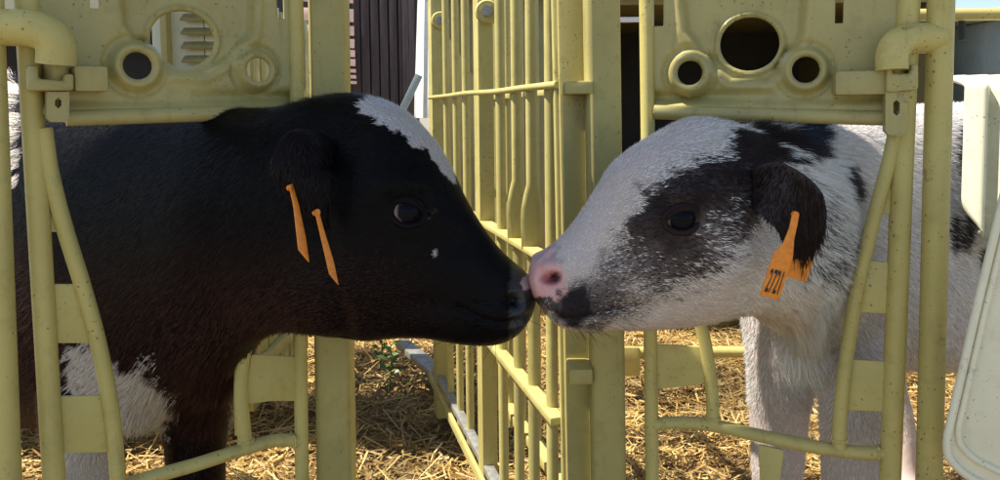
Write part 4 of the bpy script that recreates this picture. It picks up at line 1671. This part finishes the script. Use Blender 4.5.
# ------------------------------------------------------------------ barn behind on the left
barn = thing('barn', 'dark timber barn with gaps of light in its roof, behind the black calf\'s head', 'barn', (-1.5, 6.0, 0))
Yb = 6.2
xw0, xw1 = at(352, 50, Yb)[0], at(417, 50, Yb)[0]
npl = 7
for i in range(npl):
    xa = xw0 + (xw1 - xw0) * i / npl
    w = (xw1 - xw0) / npl
    box('plank', (xa + w / 2, Yb + random.uniform(-.006, .006), 1.2), EX, EY, EZ, (w - 0.012, 0.03, 2.4), M_wood, barn, 0.003)
box('back_wall', ((xw0 + xw1) / 2 - 1.0, Yb + 0.09, 1.2), EX, EY, EZ, (xw1 - xw0 + 2.0, 0.03, 2.4), M_dark, barn, 0)
for x in (406, 412):
    p = at(x, 40, Yb - .06)
    box('door_jamb', (p[0], Yb - .06, 1.2), EX, EY, EZ, (0.045, 0.05, 2.4), M_wood, barn, 0.004)
# white gable end at the corner
plate('gable_end', [at(427, -60, 5.6), at(421, -60, 6.2), at(415, 118, 6.2), at(425, 118, 5.6)], (-1, -.2, 0), 0.03, M_white, barn, 0.003)
box('leaning_board', at(411, 92, 5.5), nrm(np.array([.5, 0, 1.])), EY, nrm(np.array([-1., 0, .5])), (0.26, 0.02, 0.05), M_grey, barn, 0.003)
# upright pale pink plates standing in for light through roof gaps
for k, (ya, yb_) in enumerate(((-9, 3), (9, 22), (26, 35.5), (39, 48), (50, 57), (59, 66), (69, 72.5), (75, 78.5), (81, 84))):
    xr = 353 + k * 0.45
    plate('gap_light_plate', [at(296, ya - 2, 6.05), at(xr, ya, 6.05), at(xr, yb_, 6.05), at(296, yb_ - 2, 6.05)], -EY, 0.02, M_gap_light, barn, 0.002)

# ------------------------------------------------------------------ unseen sheet roof, added to shade the heads and gates
can = thing('added_shade_roof', 'corrugated grey sheet on two posts, added out of view to shade the feeding gates', 'added_shade_roof', (0, 0.9, 0))
nxc, V, Fc = 240, [], []
for i in range(nxc + 1):
    x = -3.4 + 4.8 * i / nxc
    zz = 2.30 + 0.012 * math.sin(x * 2 * math.pi / 0.076)
    V += [(x, 0.44, zz + .02), (x, 0.985, zz - .02)]
for i in range(nxc):
    a = i * 2
    Fc.append((a, a + 2, a + 3, a + 1))
o = mk('sheet', V, Fc, M_shade_roof, can, sharp=80)
md = o.modifiers.new('thickness', 'SOLIDIFY')
md.thickness = 0.003
for x in (-3.0, 1.3):
    tube('support', [(x, 0.66, 0), (x, 0.66, 2.24)], 0.02, M_galv, can)
box('beam', (-1.0, 0.66, 2.255), EX, EY, EZ, (4.6, 0.05, 0.05), M_galv, can, 0.003)

# ------------------------------------------------------------------ little weeds in the straw
def weed(px, py, h, label):
    b = at_z(px, py, 0.0)
    e = thing('weed', label, 'plant', tuple(b), 'weeds in the straw')
    tip = b + np.array([0.01, 0, h])
    tube('stem', [b - [0, 0, .03], (b + tip) / 2 + [0.006, 0, 0], tip], 0.0022, M_leaf, e, 6, 4)
    for k in range(9):
        t = 0.25 + 0.75 * k / 8
        p = b + (tip - b) * t
        a = k * 2.4
        d = np.array([math.cos(a), math.sin(a), 0.45])
        L = h * 0.42 * (1.1 - 0.5 * t)
        s_ = nrm(np.cross(d, EZ)) * L * 0.22
        mk('leaf', [p, p + d * L * .5 + s_, p + d * L, p + d * L * .5 - s_, p + d * L * .5 + [0, 0, .01]],
           [(0, 1, 4), (1, 2, 4), (2, 3, 4), (3, 0, 4)], M_leaf, e)


weed(388, 385, 0.12, 'taller green weed growing in the straw left of the fence')
weed(379, 366, 0.09, 'smaller green weed behind the taller one in the straw')
# galvanised strip lying in the straw beyond the fence
a, b = at_z(402, 343, 0.10), at_z(438, 374, 0.10)
sd = nrm(b - a)
sp = box('metal_strip', (a + b) / 2, sd, np.cross(EZ, sd), EZ, (np.linalg.norm(b - a), 0.045, 0.02), M_galv, None, 0.003)
single(sp, 'grey galvanised strip lying in the straw at the far end of the fence', 'strip')
